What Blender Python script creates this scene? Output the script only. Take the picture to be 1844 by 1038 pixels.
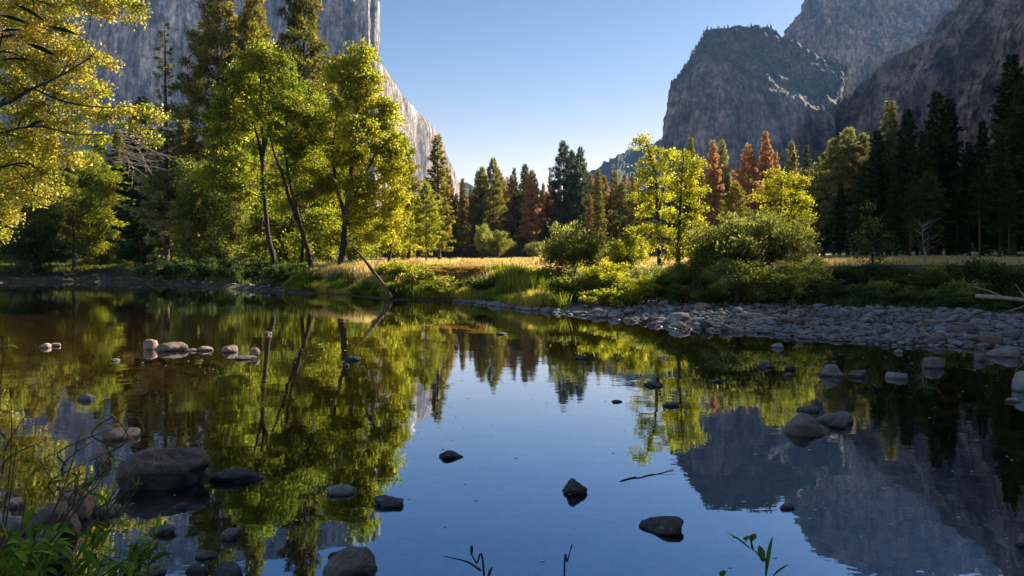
import bpy, bmesh, math, random
import numpy as np
from mathutils import Vector, Matrix

for _o in list(bpy.data.objects):
    bpy.data.objects.remove(_o, do_unlink=True)
SC = bpy.context.scene
COL = SC.collection
R = math.radians

# ------------------------------------------------------------------ camera
CAM_H, FPX, HOR = 2.0, 1229.0, 483.0           # eye height (m), focal length and horizon row of the photograph
cam_d = bpy.data.cameras.new("camera")
cam_d.sensor_width = 36.0
cam_d.lens = 36.0 * FPX / 1844.0
cam_d.shift_y = -(519.0 - HOR) / 1844.0
cam_d.clip_start, cam_d.clip_end = 0.05, 40000.0
cam = bpy.data.objects.new("camera", cam_d)
cam.location = (0, 0, CAM_H)
cam.rotation_euler = (R(90), 0, 0)
COL.objects.link(cam)
SC.camera = cam

# ------------------------------------------------------------------ sky, sun, exposure
SUN_AZ, SUN_EL = R(52), R(28)                  # clockwise from the view direction, above the horizon
W = bpy.data.worlds.new("World")
SC.world = W
W.use_nodes = True
nt = W.node_tree
bg = nt.nodes["Background"]
sky = nt.nodes.new("ShaderNodeTexSky")
sky.sky_type = 'NISHITA'
sky.sun_disc = False
sky.sun_elevation = SUN_EL
sky.sun_rotation = SUN_AZ
sky.altitude = 2200
sky.air_density = 0.8
sky.dust_density = 1.6
sky.ozone_density = 2.5
bg.inputs[1].default_value = 0.052
# sky tint: paler low down, bluer above, unseen zenith brightened as added fill light
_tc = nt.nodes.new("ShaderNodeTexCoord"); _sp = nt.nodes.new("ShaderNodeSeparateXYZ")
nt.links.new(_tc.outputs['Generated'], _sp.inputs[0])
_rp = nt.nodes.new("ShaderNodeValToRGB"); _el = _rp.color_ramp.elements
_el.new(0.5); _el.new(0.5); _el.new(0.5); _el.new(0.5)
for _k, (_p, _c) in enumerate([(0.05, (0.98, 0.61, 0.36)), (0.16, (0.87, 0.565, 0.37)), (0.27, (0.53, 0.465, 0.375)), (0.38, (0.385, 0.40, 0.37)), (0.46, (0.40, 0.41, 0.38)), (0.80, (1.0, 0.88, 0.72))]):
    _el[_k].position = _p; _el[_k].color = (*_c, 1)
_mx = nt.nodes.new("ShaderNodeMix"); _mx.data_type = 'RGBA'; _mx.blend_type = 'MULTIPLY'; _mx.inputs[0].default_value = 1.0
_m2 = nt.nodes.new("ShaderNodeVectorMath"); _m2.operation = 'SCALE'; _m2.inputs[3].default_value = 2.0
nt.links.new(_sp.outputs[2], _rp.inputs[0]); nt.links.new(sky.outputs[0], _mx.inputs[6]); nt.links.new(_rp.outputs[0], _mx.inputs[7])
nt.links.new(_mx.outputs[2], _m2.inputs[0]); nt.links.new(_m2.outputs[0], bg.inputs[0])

sun_d = bpy.data.lights.new("sun", 'SUN')
sun_d.energy = 5.0
sun_d.angle = R(0.5)
sun_d.color = (1.0, 0.86, 0.66)
sun = bpy.data.objects.new("sun", sun_d)
SDIR = Vector((math.sin(SUN_AZ) * math.cos(SUN_EL), math.cos(SUN_AZ) * math.cos(SUN_EL), math.sin(SUN_EL)))
sun.rotation_euler = SDIR.to_track_quat('Z', 'Y').to_euler()
sun.location = (200, 100, 300)
COL.objects.link(sun)

SC.view_settings.view_transform = 'Standard'
SC.view_settings.look = 'None'
SC.view_settings.gamma = 1.0
SC.view_settings.exposure = 2.1
SC.render.engine = 'CYCLES'
SC.cycles.max_bounces = 6
SC.cycles.diffuse_bounces = 2
SC.cycles.glossy_bounces = 3
SC.cycles.transmission_bounces = 4
SC.cycles.transparent_max_bounces = 6
SC.cycles.volume_bounces = 0
SC.cycles.sample_clamp_indirect = 4.0
SC.cycles.use_denoising = True

# ------------------------------------------------------------------ helpers
def rng_(seed): return np.random.default_rng(seed)

def at(px, py, d):                              # a pixel of the photograph at a depth in metres
    return np.array([(px - 922.0) / FPX * d, d, CAM_H + (HOR - py) / FPX * d])

def sst(a, b, x):
    t = np.clip((np.asarray(x, float) - a) / (b - a), 0, 1)
    return t * t * (3 - 2 * t)

def _hash(i, j, k, s):
    n = (i * 374761393 + j * 668265263 + k * 2147483647 + s * 144269504) & 0xffffffff
    n = ((n ^ (n >> 13)) * 1274126177) & 0xffffffff
    n = (n ^ (n >> 16)) & 0xffffffff
    return n.astype(np.float64) / 4294967295.0

def vnoise(p, s=0):
    f = np.floor(p); t = p - f; i = f.astype(np.int64)
    t = t * t * (3 - 2 * t)
    r = 0
    for a in (0, 1):
        for b in (0, 1):
            for c in (0, 1):
                w = (t[:, 0] if a else 1 - t[:, 0]) * (t[:, 1] if b else 1 - t[:, 1]) * (t[:, 2] if c else 1 - t[:, 2])
                r = r + w * _hash(i[:, 0] + a, i[:, 1] + b, i[:, 2] + c, s)
    return r * 2 - 1

def fbm(p, octv=4, s=0, gain=0.5):
    p = np.asarray(p, float); a = 1.0; r = 0; q = p.copy()
    for o in range(octv):
        r = r + a * vnoise(q, s + o * 17); q = q * 2.03 + 11.3; a *= gain
    return r

class MB:                                       # collects vertices and faces, builds ONE mesh object
    def __init__(s): s.v = []; s.f3 = []; s.f4 = []; s.t = []; s.n = 0
    def add(s, V, F, tint=0.5):
        V = np.asarray(V, float).reshape(-1, 3); F = np.asarray(F, np.int64)
        (s.f4 if F.shape[1] == 4 else s.f3).append(F + s.n)
        s.v.append(V); s.n += len(V)
        s.t.append(np.broadcast_to(np.asarray(tint, float), (len(V),)))
    def mesh(s, name, mats=(), smooth=False, attrs=None):
        V = np.concatenate(s.v) if s.v else np.zeros((0, 3))
        f3 = np.concatenate(s.f3) if s.f3 else np.zeros((0, 3), np.int64)
        f4 = np.concatenate(s.f4) if s.f4 else np.zeros((0, 4), np.int64)
        m = bpy.data.meshes.new(name)
        m.vertices.add(len(V)); m.vertices.foreach_set("co", V.astype(np.float32).ravel())
        li = np.concatenate([f3.ravel(), f4.ravel()]).astype(np.int32)
        m.loops.add(len(li)); m.loops.foreach_set("vertex_index", li)
        st = np.concatenate([np.arange(len(f3)) * 3, len(f3) * 3 + np.arange(len(f4)) * 4]).astype(np.int32)
        m.polygons.add(len(st)); m.polygons.foreach_set("loop_start", st)
        m.polygons.foreach_set("use_smooth", np.full(len(st), smooth))
        a = m.attributes.new("tint", 'FLOAT', 'POINT'); a.data.foreach_set("value", np.concatenate(s.t).astype(np.float32))
        for k, arr in (attrs or {}).items():
            a = m.attributes.new(k, 'FLOAT', 'POINT'); a.data.foreach_set("value", np.asarray(arr, np.float32))
        for mt in mats: m.materials.append(mt)
        m.update(); m.validate()
        return m
    def build(s, name, mat, parent=None, smooth=False, attrs=None):
        return link(name, s.mesh(name, [mat], smooth, attrs), parent)

def link(name, data, parent=None):
    o = bpy.data.objects.new(name, data); COL.objects.link(o)
    if parent: o.parent = parent
    return o

def tag(o, label=None, cat=None, group=None, kind=None):
    if label: o["label"] = label
    if cat: o["category"] = cat
    if group: o["group"] = group
    if kind: o["kind"] = kind
    return o

def empty(name, loc, label, cat, group=None, rz=0.0):
    o = bpy.data.objects.new(name, None); COL.objects.link(o)
    o.location = loc; o.rotation_euler = (0, 0, rz); o.empty_display_size = 0.3
    return tag(o, label, cat, group)

def norm(v): return v / (np.linalg.norm(v, axis=-1, keepdims=True) + 1e-9)

def tube(mb, P, rad, n=6, tint=0.5, cap=True):
    P = np.asarray(P, float); k = len(P)
    rad = np.broadcast_to(np.asarray(rad, float), (k,))
    T = np.gradient(P, axis=0); T = norm(T)
    ref = np.array([0.0, 0, 1]) if abs(T[0, 2]) < 0.9 else np.array([1.0, 0, 0])
    A = norm(np.cross(T, ref)); B = np.cross(T, A)
    a = np.arange(n) / n * 2 * math.pi
    V = P[:, None, :] + rad[:, None, None] * (np.cos(a)[None, :, None] * A[:, None, :] + np.sin(a)[None, :, None] * B[:, None, :])
    i = np.arange(k - 1)[:, None] * n; j = np.arange(n)[None, :]; j2 = (j + 1) % n
    F = np.stack([i + j, i + j2, i + n + j2, i + n + j], -1).reshape(-1, 4)
    mb.add(V.reshape(-1, 3), F, tint)

def smooth_line(pts, k=6):
    pts = np.asarray(pts, float); m = len(pts)
    if m < 3:
        t = np.linspace(0, 1, k)[:, None]; return pts[0] * (1 - t) + pts[-1] * t
    P = np.vstack([2 * pts[0] - pts[1], pts, 2 * pts[-1] - pts[-2]]); out = []
    for i in range(1, m):
        p0, p1, p2, p3 = P[i - 1], P[i], P[i + 1], P[i + 2]
        for t in np.linspace(0, 1, k, endpoint=False):
            out.append(0.5 * (2 * p1 + (p2 - p0) * t + (2 * p0 - 5 * p1 + 4 * p2 - p3) * t * t + (3 * p1 - p0 - 3 * p2 + p3) * t ** 3))
    out.append(pts[-1])
    return np.array(out)

def blades(mb, C, D, L, Wd, rng, tint):         # flat rhombic leaves: base C, direction D, length L, width Wd
    n = len(C); D = norm(D)
    r = rng.normal(size=(n, 3)); S = norm(np.cross(D, r))
    L = np.broadcast_to(np.asarray(L, float), (n,))[:, None]; Wd = np.broadcast_to(np.asarray(Wd, float), (n,))[:, None]
    V = np.stack([C, C + D * L * 0.45 + S * Wd * 0.5, C + D * L, C + D * L * 0.45 - S * Wd * 0.5], 1)
    F = np.arange(n * 4).reshape(n, 4)
    mb.add(V.reshape(-1, 3), F, np.repeat(np.broadcast_to(tint, (n,)), 4))

# ------------------------------------------------------------------ materials
def mat_new(name):
    m = bpy.data.materials.new(name); m.use_nodes = True
    t = m.node_tree; t.nodes.clear()
    out = t.nodes.new("ShaderNodeOutputMaterial")
    return m, t, out

def N(t, typ, **kw):
    n = t.nodes.new(typ)
    for k, v in kw.items():
        if k.startswith("i_"):
            n.inputs[int(k[2:])].default_value = v
        else:
            setattr(n, k, v)
    return n

def ramp(t, fac, stops, interp='LINEAR'):
    r = t.nodes.new("ShaderNodeValToRGB"); r.color_ramp.interpolation = interp
    e = r.color_ramp.elements
    while len(e) < len(stops): e.new(0.5)
    for k, (p, c) in enumerate(stops):
        e[k].position = p; e[k].color = (*c, 1.0)
    t.links.new(fac, r.inputs[0])
    return r.outputs[0]

def mixc(t, fac, a, b, mode='MIX'):
    m = t.nodes.new("ShaderNodeMix"); m.data_type = 'RGBA'; m.blend_type = mode
    for sock, v in ((0, fac), (6, a), (7, b)):
        if hasattr(v, 'links'): t.links.new(v, m.inputs[sock])
        else: m.inputs[sock].default_value = v if sock == 0 else (*v, 1.0)
    return m.outputs[2]

def noise(t, vec, scale, detail=4, rough=0.55):
    n = t.nodes.new("ShaderNodeTexNoise"); n.inputs['Scale'].default_value = scale
    n.inputs['Detail'].default_value = detail; n.inputs['Roughness'].default_value = rough
    t.links.new(vec, n.inputs['Vector'])
    return n.outputs[0]

def attr(t, name):
    a = t.nodes.new("ShaderNodeAttribute"); a.attribute_name = name
    return a.outputs['Fac']

def scaled(t, vec, s):
    m = t.nodes.new("ShaderNodeMapping"); m.inputs['Scale'].default_value = s
    t.links.new(vec, m.inputs[0]); return m.outputs[0]

def foliage(name, stops, trans=0.45, tcol=None, tmul=1.7):
    m, t, out = mat_new(name)
    c = ramp(t, attr(t, "tint"), stops)
    ob = t.nodes.new("ShaderNodeObjectInfo")
    hsv = t.nodes.new("ShaderNodeHueSaturation")
    mr = t.nodes.new("ShaderNodeMapRange"); mr.inputs[3].default_value = 0.8; mr.inputs[4].default_value = 1.2
    t.links.new(ob.outputs['Random'], mr.inputs[0]); t.links.new(mr.outputs[0], hsv.inputs['Value'])
    t.links.new(c, hsv.inputs['Color'])
    d = t.nodes.new("ShaderNodeBsdfDiffuse"); t.links.new(hsv.outputs[0], d.inputs[0])
    tr = t.nodes.new("ShaderNodeBsdfTranslucent")
    t.links.new(mixc(t, 1.0, hsv.outputs[0], tcol or (tmul, tmul, tmul * 0.6), 'MULTIPLY'), tr.inputs[0])
    mx = t.nodes.new("ShaderNodeMixShader"); mx.inputs[0].default_value = trans
    t.links.new(d.outputs[0], mx.inputs[1]); t.links.new(tr.outputs[0], mx.inputs[2])
    t.links.new(mx.outputs[0], out.inputs[0])
    return m

def simple(name, stops, scale=6.0, stretch=(1, 1, 1), rough=0.9, bump=0.3, bscale=20.0, bdist=0.02, spec=0.3):
    m, t, out = mat_new(name)
    tc = t.nodes.new("ShaderNodeTexCoord")
    v = scaled(t, tc.outputs['Object'], stretch)
    c = ramp(t, noise(t, v, scale, 6, 0.6), stops)
    b = t.nodes.new("ShaderNodeBsdfPrincipled")
    b.inputs['Roughness'].default_value = rough
    b.inputs['Specular IOR Level'].default_value = spec
    t.links.new(c, b.inputs['Base Color'])
    bp = t.nodes.new("ShaderNodeBump"); bp.inputs['Strength'].default_value = bump; bp.inputs['Distance'].default_value = bdist
    t.links.new(noise(t, v, bscale, 4), bp.inputs['Height']); t.links.new(bp.outputs[0], b.inputs['Normal'])
    t.links.new(b.outputs[0], out.inputs[0])
    return m

M = {}
M['bark'] = simple("brown_bark", [(0.3, (0.030, 0.020, 0.014)), (0.7, (0.11, 0.075, 0.05))], 3.0, (1, 1, 0.2), 0.95, 0.6, 8.0, 0.05)
M['bark_dark'] = simple("dark_bark", [(0.3, (0.012, 0.009, 0.007)), (0.7, (0.05, 0.036, 0.026))], 3.0, (1, 1, 0.2), 0.95, 0.6, 8.0, 0.05)
M['bark_pale'] = simple("weathered_wood", [(0.3, (0.16, 0.13, 0.11)), (0.7, (0.34, 0.28, 0.23))], 3.0, (1, 1, 0.3), 0.9, 0.4, 10.0, 0.02)
M['fir'] = foliage("fir_needles", [(0.1, (0.016, 0.033, 0.015)), (0.5, (0.043, 0.076, 0.025)), (0.95, (0.124, 0.174, 0.049))], 0.38)
M['fir_olive'] = foliage("olive_needles", [(0.1, (0.034, 0.041, 0.012)), (0.5, (0.115, 0.119, 0.030)), (0.95, (0.257, 0.223, 0.068))], 0.45)
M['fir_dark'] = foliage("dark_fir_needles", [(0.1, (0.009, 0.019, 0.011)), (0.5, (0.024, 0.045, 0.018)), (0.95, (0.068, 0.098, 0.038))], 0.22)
M['fir_blue'] = foliage("bluish_needles", [(0.1, (0.023, 0.040, 0.029)), (0.5, (0.055, 0.086, 0.056)), (0.95, (0.133, 0.172, 0.096))], 0.25)
M['pine'] = foliage("pine_needles", [(0.1, (0.040, 0.044, 0.011)), (0.45, (0.125, 0.125, 0.026)), (0.8, (0.23, 0.19, 0.045)), (0.98, (0.27, 0.15, 0.05))], 0.48)
M['pine_pale'] = foliage("pale_needles", [(0.1, (0.066, 0.075, 0.034)), (0.5, (0.188, 0.188, 0.085)), (0.95, (0.375, 0.338, 0.169))], 0.45)
M['red'] = foliage("rust_needles", [(0.1, (0.16, 0.095, 0.045)), (0.45, (0.40, 0.215, 0.105)), (0.75, (0.50, 0.29, 0.15)), (0.98, (0.30, 0.26, 0.11))], 0.45, (1.2, 1.1, 0.9))
M['brown'] = foliage("brown_needles", [(0.1, (0.071, 0.044, 0.027)), (0.5, (0.184, 0.112, 0.061)), (0.95, (0.326, 0.204, 0.102))], 0.42)
M['leaf'] = foliage("green_leaves", [(0.1, (0.049, 0.067, 0.010)), (0.5, (0.146, 0.171, 0.023)), (0.95, (0.293, 0.287, 0.043))], 0.58)
M['leaf_y'] = foliage("yellow_green_leaves", [(0.1, (0.089, 0.105, 0.013)), (0.5, (0.225, 0.233, 0.023)), (0.95, (0.402, 0.354, 0.048))], 0.58)
M['leaf_a'] = foliage("autumn_leaves", [(0.05, (0.09, 0.10, 0.018)), (0.45, (0.25, 0.245, 0.035)), (0.8, (0.40, 0.35, 0.08)), (0.97, (0.42, 0.24, 0.13))], 0.62)
M['leaf_d'] = foliage("dull_leaves", [(0.1, (0.044, 0.070, 0.018)), (0.5, (0.120, 0.146, 0.036)), (0.95, (0.277, 0.263, 0.074))], 0.50)
M['willow'] = foliage("willow_leaves", [(0.1, (0.056, 0.071, 0.025)), (0.5, (0.150, 0.167, 0.053)), (0.95, (0.315, 0.306, 0.111))], 0.58)
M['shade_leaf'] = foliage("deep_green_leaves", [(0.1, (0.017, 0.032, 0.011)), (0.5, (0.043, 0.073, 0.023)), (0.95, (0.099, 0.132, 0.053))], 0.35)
M['rust_leaf'] = foliage("rusty_leaves", [(0.1, (0.070, 0.042, 0.017)), (0.5, (0.182, 0.105, 0.031)), (0.95, (0.350, 0.210, 0.056))], 0.42)
M['grass'] = foliage("green_grass", [(0.08, (0.036, 0.054, 0.010)), (0.4, (0.114, 0.144, 0.019)), (0.65, (0.228, 0.216, 0.042)), (0.95, (0.408, 0.312, 0.108))], 0.5)
M['grass_gold'] = foliage("golden_grass", [(0.1, (0.27, 0.20, 0.075)), (0.5, (0.52, 0.41, 0.18)), (0.95, (0.68, 0.56, 0.31))], 0.45, (1.2, 1.15, 0.9))
M['near_leaf'] = foliage("near_leaves", [(0.1, (0.030, 0.068, 0.011)), (0.5, (0.075, 0.150, 0.018)), (0.95, (0.195, 0.285, 0.045))], 0.40)
M['near_dark'] = foliage("near_dark_leaves", [(0.1, (0.012, 0.022, 0.010)), (0.5, (0.025, 0.040, 0.018)), (0.95, (0.05, 0.065, 0.03))], 0.15)
M['near_gold'] = foliage("near_yellow_leaves", [(0.1, (0.10, 0.09, 0.01)), (0.5, (0.2, 0.18, 0.02)), (0.95, (0.32, 0.27, 0.05))], 0.45)

def stone_mat(name, stops, wet=0.045):
    m, t, out = mat_new(name)
    tc = t.nodes.new("ShaderNodeTexCoord"); geo = t.nodes.new("ShaderNodeNewGeometry")
    ob = t.nodes.new("ShaderNodeObjectInfo")
    add = t.nodes.new("ShaderNodeVectorMath"); add.operation = 'ADD'
    t.links.new(geo.outputs['Position'], add.inputs[0]); t.links.new(ob.outputs['Location'], add.inputs[1])
    v = add.outputs[0]
    n1 = noise(t, v, 3.2, 9, 0.72); n2 = noise(t, v, 70.0, 5, 0.8)
    mixf = t.nodes.new("ShaderNodeMath"); mixf.operation = 'MULTIPLY_ADD'; mixf.inputs[1].default_value = 0.8
    t.links.new(n2, mixf.inputs[0]); 
    sub = t.nodes.new("ShaderNodeMath"); sub.operation = 'SUBTRACT'; sub.inputs[1].default_value = 0.40
    t.links.new(n1, sub.inputs[0]); t.links.new(sub.outputs[0], mixf.inputs[2])
    c = ramp(t, mixf.outputs[0], stops)
    hsv = t.nodes.new("ShaderNodeHueSaturation")
    mr = t.nodes.new("ShaderNodeMapRange"); mr.inputs[3].default_value = 0.6; mr.inputs[4].default_value = 1.3
    a = t.nodes.new("ShaderNodeMath"); a.operation = 'ADD'; a.use_clamp = False
    t.links.new(ob.outputs['Random'], a.inputs[0]); t.links.new(attr(t, "tint"), a.inputs[1])
    fr = t.nodes.new("ShaderNodeMath"); fr.operation = 'FRACT'; t.links.new(a.outputs[0], fr.inputs[0])
    t.links.new(fr.outputs[0], mr.inputs[0]); t.links.new(mr.outputs[0], hsv.inputs['Value'])
    t.links.new(c, hsv.inputs['Color'])
    vo = t.nodes.new("ShaderNodeTexVoronoi"); vo.feature = 'DISTANCE_TO_EDGE'; vo.inputs['Scale'].default_value = 4.5
    nw = t.nodes.new("ShaderNodeTexNoise"); nw.inputs['Scale'].default_value = 5.0; nw.inputs['Detail'].default_value = 5; t.links.new(v, nw.inputs[0])
    wv = t.nodes.new("ShaderNodeVectorMath"); wv.operation = 'MULTIPLY_ADD'; wv.inputs[1].default_value = (0.35, 0.35, 0.35)
    t.links.new(nw.outputs[1], wv.inputs[0]); t.links.new(v, wv.inputs[2]); t.links.new(wv.outputs[0], vo.inputs[0])
    crk = ramp(t, vo.outputs[0], [(0.0, (0.35, 0.33, 0.32)), (0.035, (1, 1, 1))])
    lich = ramp(t, noise(t, v, 14.0, 6, 0.75), [(0.56, (0, 0, 0)), (0.64, (1, 1, 1))])
    cc = mixc(t, 0.7, hsv.outputs[0], crk, 'MULTIPLY')
    cc = mixc(t, lich, cc, mixc(t, 0.45, cc, (0.30, 0.29, 0.26)))
    sep = t.nodes.new("ShaderNodeSeparateXYZ"); t.links.new(geo.outputs['Position'], sep.inputs[0])
    wr = t.nodes.new("ShaderNodeMath"); wr.operation = 'MULTIPLY_ADD'; wr.inputs[1].default_value = 0.06
    t.links.new(n1, wr.inputs[0]); t.links.new(sep.outputs[2], wr.inputs[2])
    w = t.nodes.new("ShaderNodeMapRange"); w.inputs[1].default_value = wet; w.inputs[2].default_value = wet + 0.03
    t.links.new(wr.outputs[0], w.inputs[0])
    col = mixc(t, w.outputs[0], mixc(t, 1.0, cc, (0.30, 0.28, 0.25), 'MULTIPLY'), cc)
    b = t.nodes.new("ShaderNodeBsdfPrincipled")
    rr = t.nodes.new("ShaderNodeMapRange"); rr.inputs[3].default_value = 0.35; rr.inputs[4].default_value = 0.85
    t.links.new(w.outputs[0], rr.inputs[0]); t.links.new(rr.outputs[0], b.inputs['Roughness'])
    b.inputs['Specular IOR Level'].default_value = 0.35
    t.links.new(col, b.inputs['Base Color'])
    bp = t.nodes.new("ShaderNodeBump"); bp.inputs['Strength'].default_value = 0.9; bp.inputs['Distance'].default_value = 0.02
    t.links.new(mixf.outputs[0], bp.inputs['Height']); t.links.new(bp.outputs[0], b.inputs['Normal'])
    t.links.new(b.outputs[0], out.inputs[0])
    return m
M['gravel'] = stone_mat("grey_gravel_stone", [(0.2, (0.06, 0.058, 0.058)), (0.55, (0.165, 0.16, 0.16)), (0.8, (0.30, 0.29, 0.29))])
M['stone'] = stone_mat("grey_river_stone", [(0.2, (0.068, 0.059, 0.055)), (0.55, (0.186, 0.167, 0.157)), (0.8, (0.312, 0.290, 0.275))])
M['stone_brown'] = stone_mat("brown_river_stone", [(0.2, (0.058, 0.042, 0.033)), (0.55, (0.165, 0.120, 0.095)), (0.8, (0.297, 0.231, 0.191))])
M['stone_pink'] = stone_mat("pink_river_stone", [(0.2, (0.115, 0.066, 0.054)), (0.55, (0.297, 0.181, 0.149)), (0.8, (0.413, 0.297, 0.247))])
M['stone_dark'] = stone_mat("dark_river_stone", [(0.2, (0.021, 0.018, 0.018)), (0.55, (0.065, 0.056, 0.054)), (0.8, (0.131, 0.117, 0.110))])
M['stone_pale'] = stone_mat("pale_river_stone", [(0.2, (0.094, 0.090, 0.086)), (0.55, (0.200, 0.190, 0.182)), (0.8, (0.300, 0.286, 0.276))])
M['stone_boulder'] = stone_mat("boulder_stone", [(0.2, (0.063, 0.045, 0.036)), (0.5, (0.161, 0.119, 0.095)), (0.8, (0.336, 0.266, 0.224))], 0.17)
M['stone_bed'] = stone_mat("riverbed_stone", [(0.2, (0.05, 0.035, 0.02)), (0.55, (0.15, 0.11, 0.06)), (0.8, (0.30, 0.23, 0.13))], -9.0)
# ------------------------------------------------------------------ ground, river
SHORE_PX = [-200, 0, 120, 200, 280, 330, 400, 460, 520, 600, 700, 760, 850, 950, 1100, 1200, 1300, 1400, 1500, 1600, 1700, 1844, 2050]
SHORE_PY = [511, 509.5, 507.5, 507.5, 511, 514.5, 520, 524, 527, 531, 540, 541, 546, 560, 574, 590, 597, 603, 612, 620, 624, 627, 635]
SHORE_D = [2 * FPX / (p - HOR) for p in SHORE_PY]

def px_of(x, y): return np.clip(922 + FPX * x / np.maximum(y, 1.0), -200, 2050)

def ground_z(x, y):
    x = np.asarray(x, float); y = np.asarray(y, float)
    px = px_of(x, y)
    D = np.interp(px, SHORE_PX, SHORE_D)
    q = y - D + (0.6 * np.sin(x * 0.9 + y * 0.31) + 0.35 * np.sin(x * 2.3 + 1.0)) * np.clip(D / 50, 0.1, 1)
    bar = sst(860, 1010, px)
    spit = sst(250, 300, px) * (1 - sst(480, 540, px))            # narrow stony margin under the left wood
    zb = 0.22 * sst(0, 1.5, q) + 1.25 * sst(1.0 + 3.5 * spit, 7.0 + 5 * spit, q) + 0.35 * sst(6, 14, q)
    zr = 0.05 * np.clip(q, 0, 8) + 0.02 * sst(0, 0.4, q) + 1.75 * sst(9.0, 23.0, q)
    z = zb * (1 - bar) + zr * bar
    slope = 0.017 + 0.009 * sst(1200, 1600, px)
    z = z + slope * np.clip(y - 48, 0, 380) * (1 - 0.6 * (1 - sst(400, 700, px)))
    z = z + 0.10 * np.sin(x * 0.35 + 1) * np.cos(y * 0.28) * sst(4, 12, q) + 0.10 * np.sin(x * 1.3 + 0.7 * np.sin(y)) * sst(0.2, 2, q) * (1 - bar)
    yb = np.interp(x, [-6, -3, -2, 0, 4, 10, 30], [6.5, 3.9, 2.9, 2.3, 2.2, 2.6, 2.0])
    f1 = np.where(y > 2, -0.86 * y - 0.6 - x - 1.5 * np.clip(y - 32, 0, 99), -99)
    n = np.maximum(f1 * 0.6, yb - y)
    zn = np.clip(0.13 * n, 0, 0.6)
    dist = np.minimum(np.abs(np.minimum(q, 0)), np.abs(np.minimum(n, 0)))
    bed = -(0.05 + 0.055 * np.clip(dist, 0, 14)) + 0.03 * np.sin(x * 2.1) * np.cos(y * 1.7)
    return np.where(q > 0, z, np.where(n > 0, zn, np.minimum(bed, -0.02)))

def gz(x, y): return float(ground_z(np.array([x]), np.array([y]))[0])

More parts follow.
